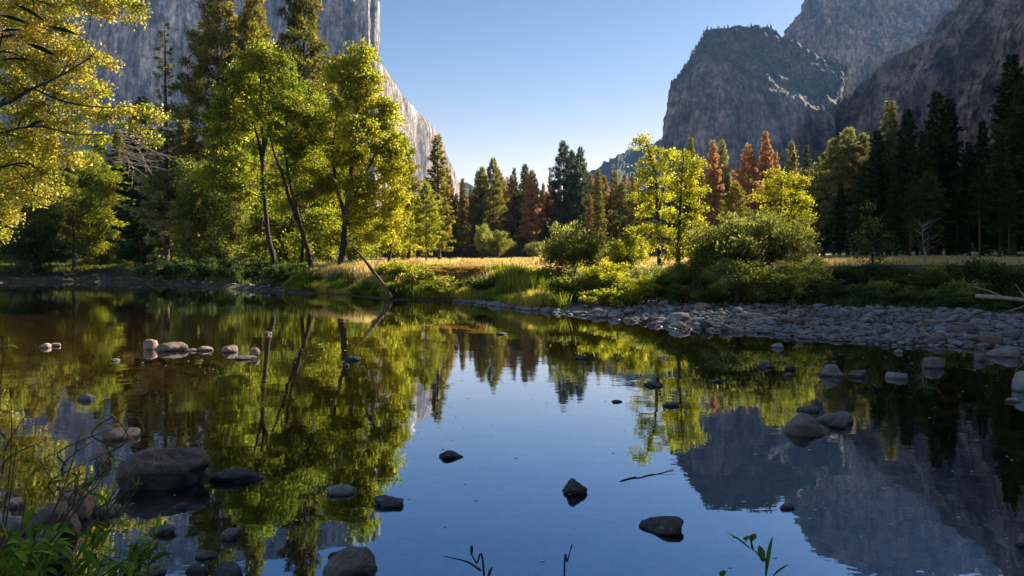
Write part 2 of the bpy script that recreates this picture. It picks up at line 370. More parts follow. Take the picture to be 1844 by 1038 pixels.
def build_ground():
    rr = [0.4]
    while rr[-1] < 4900: rr.append(rr[-1] * 1.022 + 0.04)
    rr = np.array(rr)
    th = np.concatenate([np.linspace(-48, 48, 420), np.linspace(50, 310, 60)])      # clockwise from forward
    th = np.radians(th); nT = len(th)
    X = rr[:, None] * np.sin(th)[None, :]; Y = rr[:, None] * np.cos(th)[None, :]
    x, y = X.ravel(), Y.ravel()
    z = ground_z(x, y)
    z = z + 0.05 * fbm(np.stack([x, y, z], 1) * 0.9, 3, 5) * sst(0.1, 0.5, z)
    px = px_of(x, y); D = np.interp(px, SHORE_PX, SHORE_D); q = y - D
    land = (q > 0).astype(float)
    bar = sst(860, 980, px) * land * (1 - sst(7.5, 9.5, q)) + (1 - sst(860, 900, px)) * land * (1 - sst(1.0, 2.6, q))
    bar = np.maximum(bar, sst(250, 300, px) * (1 - sst(480, 530, px)) * land * (1 - sst(4, 7, q)))
    meadow = land * sst(41, 52, y) * sst(690, 770, px)
    meadow = np.maximum(meadow, land * sst(560, 640, px) * sst(3, 8, q) * (1 - sst(860, 900, px)) * 0.6)
    shade = sst(1430, 1500, px)                                                     # meadow's shaded right side, its shade put into a duller green colour
    wood = land * (1 - sst(500, 620, px)) * sst(4, 9, q)
    nr = len(rr)
    i = np.arange(nr - 1)[:, None] * nT; j = np.arange(nT)[None, :]; j2 = (j + 1) % nT
    F = np.stack([i + j, i + nT + j, i + nT + j2, i + j2], -1).reshape(-1, 4)
    mb = MB(); mb.add(np.stack([x, y, z], 1), F)
    c = len(x)
    mb.add([[0, 0, 0.6]], np.zeros((0, 3), int))
    mb.f3 = [np.stack([np.full(nT, c), np.arange(nT), (np.arange(nT) + 1) % nT], 1)]
    ap = lambda a: np.append(a, 0)
    m, t, out = mat_new("river_ground")
    tc = t.nodes.new("ShaderNodeTexCoord"); v = tc.outputs['Object']
    n1 = noise(t, v, 0.25, 6, 0.6); n2 = noise(t, v, 5.0, 5, 0.65); n3 = noise(t, v, 40.0, 3)
    soil = ramp(t, n1, [(0.3, (0.018, 0.014, 0.009)), (0.5, (0.035, 0.032, 0.014)), (0.7, (0.06, 0.058, 0.018))])
    grav = ramp(t, n2, [(0.3, (0.02, 0.018, 0.016)), (0.6, (0.07, 0.062, 0.056)), (0.8, (0.14, 0.13, 0.12))])
    bed = ramp(t, n2, [(0.3, (0.034, 0.026, 0.011)), (0.55, (0.105, 0.080, 0.034)), (0.8, (0.21, 0.165, 0.08))])
    gold = ramp(t, n1, [(0.3, (0.34, 0.24, 0.08)), (0.5, (0.48, 0.36, 0.145)), (0.7, (0.56, 0.44, 0.20))])
    green = ramp(t, n1, [(0.3, (0.12, 0.125, 0.045)), (0.5, (0.20, 0.185, 0.075)), (0.7, (0.28, 0.24, 0.11))])
    mead = mixc(t, attr(t, "green"), gold, green)
    c = mixc(t, attr(t, "meadow"), soil, mead)
    c = mixc(t, attr(t, "bar"), c, grav)
    bed = mixc(t, attr(t, "deep"), bed, (0.006, 0.006, 0.004))                      # bed colour darkened with depth, standing in for light the water absorbs
    c = mixc(t, attr(t, "bed"), c, bed)
    c = mixc(t, attr(t, "wood"), c, ramp(t, n1, [(0.35, (0.030, 0.022, 0.012)), (0.6, (0.085, 0.062, 0.025)), (0.75, (0.13, 0.115, 0.03))]))
    b = t.nodes.new("ShaderNodeBsdfPrincipled"); b.inputs['Roughness'].default_value = 0.95
    b.inputs['Specular IOR Level'].default_value = 0.15
    t.links.new(c, b.inputs['Base Color'])
    bp = t.nodes.new("ShaderNodeBump"); bp.inputs['Strength'].default_value = 0.6; bp.inputs['Distance'].default_value = 0.08
    t.links.new(n2, bp.inputs['Height']); t.links.new(bp.outputs[0], b.inputs['Normal'])
    t.links.new(b.outputs[0], out.inputs[0])
    o = mb.build("ground", m, smooth=True, attrs=dict(bar=ap(bar), meadow=ap(meadow), green=ap(shade), bed=ap((z < 0.0).astype(float)), wood=ap(wood), deep=ap(0.93 * sst(0.16, 0.42, -z))))
    tag(o, kind="structure", label="river banks, gravel bar and golden meadow floor of the valley")

def build_water():
    mb = MB()
    xs = np.array([-420, -150, -60, -20, -6, 0, 6, 20, 60.0, 400.0]); ys = np.array([-4, 1, 4, 8, 14, 24, 40, 70, 120, 170.0])
    X, Y = np.meshgrid(xs, ys); nx = len(xs)
    i = np.arange(len(ys) - 1)[:, None] * nx; j = np.arange(nx - 1)[None, :]
    F = np.stack([i + j, i + j + 1, i + nx + j + 1, i + nx + j], -1).reshape(-1, 4)
    mb.add(np.stack([X.ravel(), Y.ravel(), np.zeros(X.size)], 1), F)
    m, t, out = mat_new("river_water")
    geo = t.nodes.new("ShaderNodeNewGeometry"); v = geo.outputs['Position']
    w1 = noise(t, scaled(t, v, (0.7, 1.0, 1)), 0.9, 2, 0.5)
    w2 = noise(t, scaled(t, v, (0.8, 1.6, 1)), 5.0, 2, 0.5)
    patch = noise(t, v, 0.12, 2)
    pm = t.nodes.new("ShaderNodeMapRange"); pm.inputs[1].default_value = 0.42; pm.inputs[2].default_value = 0.62
    pm.inputs[3].default_value = 0.25; pm.inputs[4].default_value = 1.0
    t.links.new(patch, pm.inputs[0])
    b1 = t.nodes.new("ShaderNodeBump"); b1.inputs['Strength'].default_value = 1.0; b1.inputs['Distance'].default_value = 0.0035
    b2 = t.nodes.new("ShaderNodeBump"); b2.inputs['Distance'].default_value = 0.0009
    t.links.new(pm.outputs[0], b2.inputs['Strength'])
    t.links.new(w1, b1.inputs['Height']); t.links.new(w2, b2.inputs['Height']); t.links.new(b1.outputs[0], b2.inputs['Normal'])
    lw = t.nodes.new("ShaderNodeLayerWeight"); lw.inputs[0].default_value = 0.5
    t.links.new(b2.outputs[0], lw.inputs['Normal'])
    p5 = t.nodes.new("ShaderNodeMath"); p5.operation = 'POWER'; p5.inputs[1].default_value = 4.2
    t.links.new(lw.outputs['Facing'], p5.inputs[0])
    F = mixc(t, p5.outputs[0], (0.105, 0.205, 0.33), (1.0, 1.0, 1.0))                # Fresnel reflectance of the blue-tinted river
    gl = t.nodes.new("ShaderNodeBsdfGlossy"); gl.inputs['Roughness'].default_value = 0.0
    t.links.new(F, gl.inputs[0]); t.links.new(b2.outputs[0], gl.inputs['Normal'])
    tr = t.nodes.new("ShaderNodeBsdfTransparent")
    t.links.new(mixc(t, p5.outputs[0], (0.46, 0.36, 0.18), (0.0, 0.0, 0.0)), tr.inputs[0])
    mx = t.nodes.new("ShaderNodeAddShader")
    t.links.new(tr.outputs[0], mx.inputs[0]); t.links.new(gl.outputs[0], mx.inputs[1])
    t.links.new(mx.outputs[0], out.inputs[0])
    o = mb.build("river", m, smooth=True)
    tag(o, kind="structure", label="still dark river mirroring the trees, cliffs and blue sky")

build_ground()
build_water()

# ------------------------------------------------------------------ cliffs
def granite(name, tone=(1, 1, 1), forest=(0.040, 0.050, 0.038), streak=1.0):
    m, t, out = mat_new(name)
    tc = t.nodes.new("ShaderNodeTexCoord"); v = tc.outputs['Object']
    s1 = noise(t, scaled(t, v, (0.020, 0.020, 0.0055)), 1.0, 9, 0.68)
    s2 = noise(t, scaled(t, v, (0.10, 0.10, 0.022)), 1.0, 8, 0.72)
    b1 = noise(t, v, 0.005, 8, 0.7)
    b2 = noise(t, v, 0.045, 8, 0.75)
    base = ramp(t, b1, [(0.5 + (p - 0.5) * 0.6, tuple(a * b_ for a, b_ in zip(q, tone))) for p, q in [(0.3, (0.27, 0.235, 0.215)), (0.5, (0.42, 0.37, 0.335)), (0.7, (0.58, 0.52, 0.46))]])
    st = ramp(t, s1, [(0.38, (0.22, 0.21, 0.24)), (0.47, (0.60, 0.58, 0.59)), (0.55, (1.05, 1.02, 0.98)), (0.68, (1.35, 1.28, 1.2))])
    c = mixc(t, streak, base, st, 'MULTIPLY')
    st2 = ramp(t, s2, [(0.38, (0.22, 0.22, 0.25)), (0.47, (0.8, 0.8, 0.8)), (0.55, (1.1, 1.1, 1.08)), (0.66, (1.6, 1.55, 1.5))])
    c = mixc(t, 0.9, c, st2, 'MULTIPLY')
    st3_ = ramp(t, b2, [(0.40, (0.32, 0.33, 0.36)), (0.5, (0.95, 0.95, 0.95)), (0.62, (1.4, 1.38, 1.35))])
    c = mixc(t, 0.8, c, st3_, 'MULTIPLY')
    vo = t.nodes.new("ShaderNodeTexVoronoi"); vo.feature = 'DISTANCE_TO_EDGE'; vo.inputs['Scale'].default_value = 1.0
    wv = t.nodes.new("ShaderNodeVectorMath"); wv.operation = 'MULTIPLY_ADD'; wv.inputs[1].default_value = (1.2, 1.2, 1.2)
    nc = t.nodes.new("ShaderNodeTexNoise"); nc.inputs['Scale'].default_value = 0.03; nc.inputs['Detail'].default_value = 5; t.links.new(v, nc.inputs[0])
    t.links.new(nc.outputs[1], wv.inputs[0]); t.links.new(scaled(t, v, (0.018, 0.018, 0.006)), wv.inputs[2]); t.links.new(wv.outputs[0], vo.inputs[0])
    crk = ramp(t, vo.outputs[0], [(0.0, (0.35, 0.34, 0.35)), (0.05, (1, 1, 1))])
    c = mixc(t, 0.75, c, crk, 'MULTIPLY')
    vg = t.nodes.new("ShaderNodeMath"); vg.operation = 'MULTIPLY_ADD'; vg.inputs[1].default_value = 1.0
    t.links.new(attr(t, "veg"), vg.inputs[0])
    sc_ = t.nodes.new("ShaderNodeMath"); sc_.operation = 'MULTIPLY_ADD'; sc_.inputs[1].default_value = 1.6; sc_.inputs[2].default_value = -1.0
    t.links.new(b2, sc_.inputs[0]); t.links.new(sc_.outputs[0], vg.inputs[2])
    vm = t.nodes.new("ShaderNodeMapRange"); vm.inputs[1].default_value = 0.08; vm.inputs[2].default_value = 0.45
    t.links.new(vg.outputs[0], vm.inputs[0])
    fc = ramp(t, b2, [(0.3, tuple(0.6 * q for q in forest)), (0.7, tuple(1.6 * q for q in forest))])
    c = mixc(t, vm.outputs[0], c, fc)
    b = t.nodes.new("ShaderNodeBsdfPrincipled"); b.inputs['Roughness'].default_value = 0.9
    b.inputs['Specular IOR Level'].default_value = 0.1
    t.links.new(c, b.inputs['Base Color'])
    bp = t.nodes.new("ShaderNodeBump"); bp.inputs['Strength'].default_value = 0.9; bp.inputs['Distance'].default_value = 6.0
    ad = t.nodes.new("ShaderNodeMath"); ad.operation = 'ADD'; t.links.new(s2, ad.inputs[0]); t.links.new(b2, ad.inputs[1])
    t.links.new(ad.outputs[0], bp.inputs['Height']); t.links.new(bp.outputs[0], b.inputs['Normal'])
    t.links.new(b.outputs[0], out.inputs[0])
    return m

def cliff(name, label, net, vegrow, mat, ns=200, nv=110, amp=22.0, seed=1, zmul=0.25, close=True, back=(300, -0.35), drift=0.15, topfade=0.0):
    """net: stations x rows of world points, bottom to top; rows are continued backwards and down to the ground."""
    P = np.array(net, float)                                        # S,R,3
    P[:, 0, 2] = -8
    if close:
        top = P[:, -1, :]; bd = norm(np.stack([top[:, 0] * 0 + drift, np.ones(len(top)), np.zeros(len(top))], 1))
        b1 = top + bd * back[0]; b1[:, 2] = top[:, 2] * (1 + back[1])
        b2 = top + bd * back[0] * 1.8; b2[:, 2] = -8
        P = np.concatenate([P, b1[:, None], b2[:, None]], 1)
        vegrow = list(vegrow) + [0.5, 0.5]
    S, Rw, _ = P.shape
    def resample(A, axis, n):
        A = np.moveaxis(A, axis, 0); seg = np.linalg.norm(np.diff(A[..., :3], axis=0), axis=-1)
        seg = seg.reshape(seg.shape[0], -1).mean(1); cum = np.concatenate([[0], np.cumsum(seg)])
        u = np.linspace(0, cum[-1], n); k = np.clip(np.searchsorted(cum, u, 'right') - 1, 0, len(seg) - 1)
        f = ((u - cum[k]) / seg[k]).reshape([-1] + [1] * (A.ndim - 1))
        return np.moveaxis(A[k] * (1 - f) + A[k + 1] * f, 0, axis)
    A = np.concatenate([P, np.broadcast_to(np.array(vegrow, float)[None, :, None], (S, Rw, 1))], 2)
    A = resample(resample(A, 0, ns), 1, nv)
    G, veg = A[..., :3], A[..., 3]
    du = np.gradient(G, axis=0); dv = np.gradient(G, axis=1)
    nn = norm(np.cross(du, dv))
    q = G.reshape(-1, 3)
    qs = q * np.array([1, 1, zmul])
    h = amp * (fbm(qs * 0.011, 4, seed) * 0.8 + 0.55 * (0.5 - np.abs(fbm(qs * 0.03, 3, seed + 9)))) + amp * 0.25 * fbm(q * 0.05, 3, seed + 5)
    h = h.reshape(ns, nv)
    fade = np.clip((q[:, 2].reshape(ns, nv) + 8) / 60, 0, 1)
    if topfade:
        rowt = np.linspace(0, 1, nv)[None, :] * (Rw - 1) / (Rw - 3 if close else Rw - 1)
        fade = fade * (1 - topfade * sst(0.55, 0.95, np.clip(rowt, 0, 1)))
    G = G + nn * (h * fade)[..., None]
    lo, hi = np.arange(ns - 1)[:, None] * nv, np.arange(nv - 1)[None, :]
    F = np.stack([lo + hi, lo + nv + hi, lo + nv + hi + 1, lo + hi + 1], -1).reshape(-1, 4)
    mb = MB(); mb.add(G.reshape(-1, 3), F)
    steep = np.abs(nn[..., 2])
    vv = veg + 0.12 * sst(0.35, 0.7, steep)
    o = mb.build(name, mat, smooth=False, attrs=dict(veg=vv.ravel()))
    tag(o, label, kind="structure")
    return G, vv

def col_(rows): return [at(*r) for r in rows]

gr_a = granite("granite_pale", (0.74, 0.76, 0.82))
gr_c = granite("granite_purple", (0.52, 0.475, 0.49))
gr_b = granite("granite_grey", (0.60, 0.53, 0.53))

def st3(px, d, py_top, lean=25, pym=None):                          # a wall station: base, middle, top
    return [(px, 500, d - lean), (px, (500 + py_top) / 2, d - lean * 0.4), (px, py_top, d)]
ec = [(-700, 2500, -60), (-300, 2300, -90), (60, 2120, -80), (330, 2040, -60), (520, 1990, -40), (590, 1965, -22), (636, 1955, -14),
      (646, 1985, -12), (660, 1972, -9), (668, 1998, -6), (678, 1996, -2), (683, 2080, 0), (682, 2240, 20), (683.5, 2290, 104), (700, 2380, 133),
      (722, 2500, 164), (740, 2620, 186), (762, 2780, 211), (785, 2930, 232), (800, 3050, 262), (812, 3130, 292), (828, 3220, 333), (845, 3330, 420), (850, 3500, 478)]
net = []
for k, (px, d, py) in enumerate(ec):
    net.append(col_([(px if k < 12 else px, 500, d - 60), (px, 0.55 * py + 0.45 * 483, d - 25), (px, py + 14, d), (px, py, d + 12)]))
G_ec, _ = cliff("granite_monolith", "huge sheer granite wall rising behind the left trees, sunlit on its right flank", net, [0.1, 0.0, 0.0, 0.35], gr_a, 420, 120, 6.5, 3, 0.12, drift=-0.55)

lc = [
 [(1235, 500, 2050), (1238, 330, 2050), (1245, 210, 2050), (1255, 150, 2060), (1262, 75, 2080)],
 [(1195, 500, 1640), (1197, 262, 1650), (1206, 172, 1668), (1210, 156, 1690), (1216, 149, 1720)],
 [(1222, 500, 1600), (1223, 255, 1610), (1228, 172, 1640), (1232, 145, 1680), (1240, 128, 1720)],
 [(1245, 500, 1580), (1247, 250, 1590), (1250, 165, 1620), (1258, 100, 1720), (1270, 50, 1800)],
 [(1300, 500, 1570), (1300, 255, 1580), (1303, 160, 1610), (1308, 100, 1690), (1318, 42, 1760)],
 [(1370, 500, 1570), (1370, 270, 1580), (1372, 172, 1610), (1380, 110, 1700), (1388, 54, 1790)],
 [(1430, 500, 1575), (1430, 285, 1585), (1432, 188, 1620), (1425, 130, 1720), (1413, 72, 1775)],
 [(1480, 500, 1590), (1480, 300, 1600), (1482, 200, 1640), (1482, 150, 1720), (1482, 105, 1780)],
 [(1500, 500, 1600), (1500, 320, 1605), (1501, 215, 1645), (1512, 165, 1725), (1526, 116, 1790)],
 [(1504, 500, 1950), (1504, 330, 1950), (1506, 225, 1960), (1516, 175, 1980), (1530, 122, 2000)]]
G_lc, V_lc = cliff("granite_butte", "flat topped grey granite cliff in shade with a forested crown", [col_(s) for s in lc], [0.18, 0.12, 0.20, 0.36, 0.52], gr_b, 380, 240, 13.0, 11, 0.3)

mc = [
 [(1398, 500, 2800), (1402, 200, 2800), (1408, 85, 2810), (1412, 66, 2820)],
 [(1418, 500, 2640), (1420, 200, 2640), (1422, 85, 2650), (1427, 38, 2690)],
 [(1446, 500, 2570), (1448, 200, 2570), (1449, 60, 2590), (1453, 4, 2650)],
 [(1480, 500, 2540), (1480, 200, 2550), (1482, 50, 2600), (1486, -42, 2740)],
 [(1540, 500, 2520), (1540, 200, 2530), (1545, 60, 2600), (1552, -75, 2830)],
 [(1620, 500, 2500), (1620, 180, 2520), (1630, 70, 2620), (1650, -80, 2960)],
 [(1720, 500, 2500), (1720, 180, 2520), (1740, 60, 2650), (1780, -70, 3000)],
 [(1860, 500, 2500), (1860, 180, 2520), (1890, 40, 2650), (1940, -90, 3000)]]
cliff("granite_dome", "tall rounded granite dome standing behind the forested butte", [col_(s) for s in mc], [0.1, 0.05, 0.0, 0.0], gr_b, 280, 180, 30.0, 23, 0.35)

rw = [
 [at(1462, 500, 2000), at(1475, 330, 2010), at(1492, 250, 2030), at(1502, 215, 2060)],
 [at(1480, 500, 1800), at(1486, 310, 1815), at(1498, 215, 1850), at(1512, 186, 1900)],
 [at(1530, 500, 1600), at(1542, 290, 1620), at(1568, 175, 1680), at(1600, 110, 1750)],
 [at(1605, 500, 1380), at(1622, 270, 1400), at(1655, 120, 1470), at(1690, 60, 1550)],
 [at(1680, 500, 1230), at(1700, 250, 1250), at(1730, 80, 1310), at(1764, -16, 1400)],
 [at(1765, 500, 1080), at(1785, 240, 1100), at(1820, 40, 1160), at(1862, -112, 1240)]]
ridge = [(884, 900, 520), (860, 843, 506), (806, 703, 480), (770, 657, 489), (738, 603, 482), (640, 420, 470), (480, 100, 490), (300, -300, 520)]
for (x, y, z) in ridge:
    k = np.array([-0.89, 0.45]); k = k * 170
    rw.append([np.array([x + k[0], y + k[1] * 0.3, 0]), np.array([x + k[0] * 0.85, y + k[1] * 0.25, z * 0.45]), np.array([x + k[0] * 0.35, y + k[1] * 0.1, z * 0.85]), np.array([x, y, z])])
SH = np.array([[0, 0, 0.0]])
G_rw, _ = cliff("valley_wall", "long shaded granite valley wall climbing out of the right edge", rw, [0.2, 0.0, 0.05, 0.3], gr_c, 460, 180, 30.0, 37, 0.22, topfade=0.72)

fm = []
for (px, py, d) in [(1040, 345, 5600), (1056, 322, 5600), (1080, 303, 5700), (1103, 284, 5800), (1112, 272, 5800), (1128, 270, 5900), (1150, 268, 6000), (1180, 255, 6100), (1230, 225, 6300), (1290, 200, 6400)]:
    d *= 0.58; fm.append(col_([(px, 500, d - 700), (px, (py + 483) / 2, d - 400), (px, py + 20, d - 90), (px, py, d)]))
cliff("far_mountain", "hazy blue mountain shoulder far down the valley beside the butte", fm, [0.9, 0.9, 0.85, 0.8], gr_b, 120, 60, 25.0, 51, 0.5, back=(500, -0.3))
fh = []
for (px, py, d) in [(560, 300, 7000), (680, 330, 7000), (780, 338, 7000), (830, 330, 7000), (852, 334, 7000), (880, 352, 7000), (930, 366, 7000), (1000, 372, 7000), (1060, 362, 7000), (1130, 340, 7000), (1200, 330, 7000)]:
    d *= 0.58; fh.append(col_([(px, 500, d - 700), (px, (py + 483) / 2, d - 400), (px, py + 15, d - 90), (px, py, d)]))
cliff("far_hill", "low pale blue hill closing the end of the valley", fh, [0.9, 0.9, 0.85, 0.8], gr_b, 100, 40, 25.0, 61, 0.5, back=(400, -0.3))

def slope_trees(name, label, G, veg, n, seed, lo, hmin, hmax, thr, vmax):
    """small conifers scattered over the forested benches of a cliff: one uncountable mass."""
    rng = rng_(seed); ns, nv = veg.shape; mb = MB(); P = []
    while len(P) < n:
        i = rng.integers(0, ns - 1); j = rng.integers(int(lo * nv), int(vmax * nv))
        if veg[i, j] < thr: continue
        a, b = rng.random(2)
        p = G[i, j] * (1 - a) * (1 - b) + G[i + 1, j] * a * (1 - b) + G[i, j + 1] * (1 - a) * b + G[i + 1, j + 1] * a * b
        P.append(p)
    P = np.array(P); H = rng.uniform(hmin, hmax, n); 
    for lay in range(4):
        z0 = 0.05 + 0.22 * lay; rr = (0.24 - 0.05 * lay)
        ang = np.arange(6) / 6 * 6.283 + lay
        ring = np.stack([np.cos(ang), np.sin(ang), np.zeros(6)], 1)
        jit = rng.uniform(0.55, 1.25, (n, 6, 1))
        V = P[:, None, :] + np.concatenate([ring[None] * jit * (H * rr)[:, None, None], np.zeros((n, 1, 3))], 1)
        V[:, :6, 2] += (H * z0)[:, None]; V[:, 6, 2] += H * min(1.0, z0 + 0.42)
        F = np.array([[k, (k + 1) % 6, 6] for k in range(6)])
        F = (np.arange(n)[:, None, None] * 7 + F[None]).reshape(-1, 3)
        mb.add(V.reshape(-1, 3), F, np.repeat(rng.random(n), 7))
    o = mb.build(name, M['fir_blue']); tag(o, label, "forest", kind="stuff")
slope_trees("cliff_forest", "scattered dark trees over the crown of the flat topped butte", G_lc, V_lc, 2200, 3, 0.0, 6, 15, 0.33, 0.8)
slope_trees("cliff_forest", "scattered trees along the ledges of the shaded valley wall", G_rw, np.ones(G_rw.shape[:2]), 500, 5, 0.05, 8, 18, 0.5, 0.75)
def dry(px, d, margin):                         # keep what stands on the far bank off the water
    return max(d, float(np.interp(px, SHORE_PX, SHORE_D)) + margin) if px < 520 else d

# ------------------------------------------------------------------ conifers
def conifer_mesh(seed, H=30.0, Rr=3.4, start=0.08, nb=230, style='fir', dens=9.0, blade=(0.42, 0.13), top_sparse=0.0):
    rng = rng_(seed)
    tr = MB(); cr = MB()
    k = 14; z = np.linspace(0, H, k); bend = rng.normal(0, 0.10, 2)
    cx = bend[0] * np.sin(z / H * 3.0) * H * 0.05; cy = bend[1] * np.sin(z / H * 2.2 + 1) * H * 0.05
    r = H * 0.0125 * (1 - z / H) ** 0.85 + 0.02; r[0] *= 1.35
    tube(tr, np.stack([cx, cy, z], 1), r, 8)
    ga = rng.random() * 6.28
    Cs, Ds, Ts, Ls = [], [], [], []
    for i in range(nb):
        u = (i + rng.random()) / nb
        t = start + (0.995 - start) * u ** (0.85 if style == 'fir' else 0.75)
        if top_sparse and t > 1 - top_sparse and rng.random() < 0.72: continue
        if style == 'pine' and rng.random() < 0.25 + 0.3 * (t < start + 0.15): continue
        s = 1 - t
        if style == 'fir': prof = (s * 1.02) ** 0.78 * (1.0 if t > start + 0.1 else 0.75)
        else: prof = min(1.0, s * 2.4) ** 0.75 * (0.65 + 0.35 * math.sin(min(1, (t - start) / (1 - start)) * math.pi * 0.8 + 0.5))
        L = Rr * prof * rng.uniform(0.5, 1.2) + 0.25
        L *= 0.62 + 0.55 * (0.5 + 0.5 * math.sin(t * 23 + seed) * math.cos(1.7 * ga % 6.283 + t * 9)) + 0.16 * rng.normal()
        L = max(L, 0.2)
        if top_sparse and t > 1 - top_sparse: L *= 0.75
        ga += 2.39996 + rng.normal(0, 0.4)
        el = (0.55 * t - 0.25 if style == 'fir' else 0.65 * t - 0.15) + rng.normal(0, 0.12)
        d = np.array([math.cos(ga), math.sin(ga), 0.0]); side = np.array([-d[1], d[0], 0.0])
        o = np.array([np.interp(t * H, z, cx), np.interp(t * H, z, cy), t * H])
        sag = -0.10 * L if style == 'fir' else 0.05 * L
        fr = np.linspace(0, 1, 4)[:, None]
        P = o + d * L * fr + np.array([0, 0, 1.0]) * (math.tan(el) * L * fr + sag * np.sin(fr * math.pi) )
        if i % 2 == 0 and L > 0.7: tube(tr, P, np.linspace(0.035 + 0.012 * L, 0.012, 4), 3)
        m = max(3, int(L * dens))
        if style == 'fir':
            f = 0.12 + 0.9 * np.sqrt(rng.random(m)); lat = (rng.random(m) - 0.5) * 0.9 * L * np.clip(1.08 - f, 0.06, 0.6)
            vz = rng.normal(0, 0.07, m) - 0.25 * np.abs(lat)
        else:
            f = 0.35 + 0.68 * np.sqrt(rng.random(m)); lat = (rng.random(m) - 0.5) * 0.8 * L * np.clip(1.15 - f, 0.1, 0.6)
            vz = rng.normal(0, 0.18, m)
        c = o + d * (L * f)[:, None] + side * lat[:, None]
        c[:, 2] += math.tan(el) * L * f + sag * np.sin(np.clip(f, 0, 1) * math.pi) + vz
        nbk = 4 if style == 'fir' else 5
        c = np.repeat(c, nbk, 0) + rng.normal(0, 0.06 if style == 'fir' else 0.12, (m * nbk, 3))
        out = d * 1.0 + side * np.sign(np.repeat(lat, nbk))[:, None] * 0.7
        dirs = out + rng.normal(0, 0.45 if style == 'fir' else 0.9, (m * nbk, 3)) + np.array([0, 0, 0.1 if style == 'fir' else 0.5])
        tb = 0.5 + 0.13 * rng.normal()
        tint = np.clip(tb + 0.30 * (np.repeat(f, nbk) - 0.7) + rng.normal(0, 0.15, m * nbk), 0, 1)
        Cs.append(c); Ds.append(dirs); Ts.append(tint); Ls.append(rng.uniform(0.7, 1.25, m * nbk))
    C = np.concatenate(Cs); D = np.concatenate(Ds); L = np.concatenate(Ls)
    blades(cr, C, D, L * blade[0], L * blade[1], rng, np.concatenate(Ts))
    return tr.mesh("conifer_trunk", [M['bark']], True), cr.mesh("conifer_crown", [M['fir']]), H

CON = {
 'fir':    [conifer_mesh(1, Rr=4.6, nb=310, dens=10, blade=(0.52, 0.17)), conifer_mesh(2, Rr=5.2, nb=320, dens=10, blade=(0.52, 0.17)), conifer_mesh(3, Rr=4.0, start=0.10, nb=300, dens=10, blade=(0.52, 0.17))],
 'pine':   [conifer_mesh(11, Rr=4.4, start=0.16, nb=330, style='pine', dens=8, blade=(0.58, 0.14)), conifer_mesh(12, Rr=5.0, start=0.12, nb=340, style='pine', dens=8, blade=(0.58, 0.14)), conifer_mesh(13, Rr=3.8, start=0.2, nb=310, style='pine', dens=8, blade=(0.58, 0.14))],
 'spire':  [conifer_mesh(21, Rr=4.4, start=0.12, nb=230, style='fir', dens=9, top_sparse=0.42, blade=(0.5, 0.16))],
 'thin':   [conifer_mesh(31, Rr=3.4, start=0.18, nb=160, style='fir', dens=8), conifer_mesh(32, Rr=3.8, start=0.35, nb=190, style='pine', dens=8, blade=(0.55, 0.13))],
 'bare':   [conifer_mesh(41, Rr=1.9, start=0.30, nb=70, style='fir', dens=1.6)],
}

def conifer(kind, var, px, top, d, wid, mat, label, group=None, rz=None, name="conifer"):
    tm, cm, H = CON[kind][var % len(CON[kind])]
    d = dry(px, d, 4.0)
    x = (px - 922) / FPX * d; b = gz(x, d) - 0.1
    h = CAM_H + (HOR - top) / FPX * d - b
    s = h / H
    rng = random.Random(int(px * 7 + top * 13 + d))
    e = empty(name, (x, d, b), label, "tree", group, rz if rz is not None else rng.random() * 6.28)
    e.scale = (s * wid, s * wid, s)
    t = link("trunk", tm, e)
    c = link("crown", cm, e)
    for o, m in ((t, None), (c, M[mat])):
        if m:
            o.material_slots[0].link = 'OBJECT'; o.material_slots[0].material = m
    return e

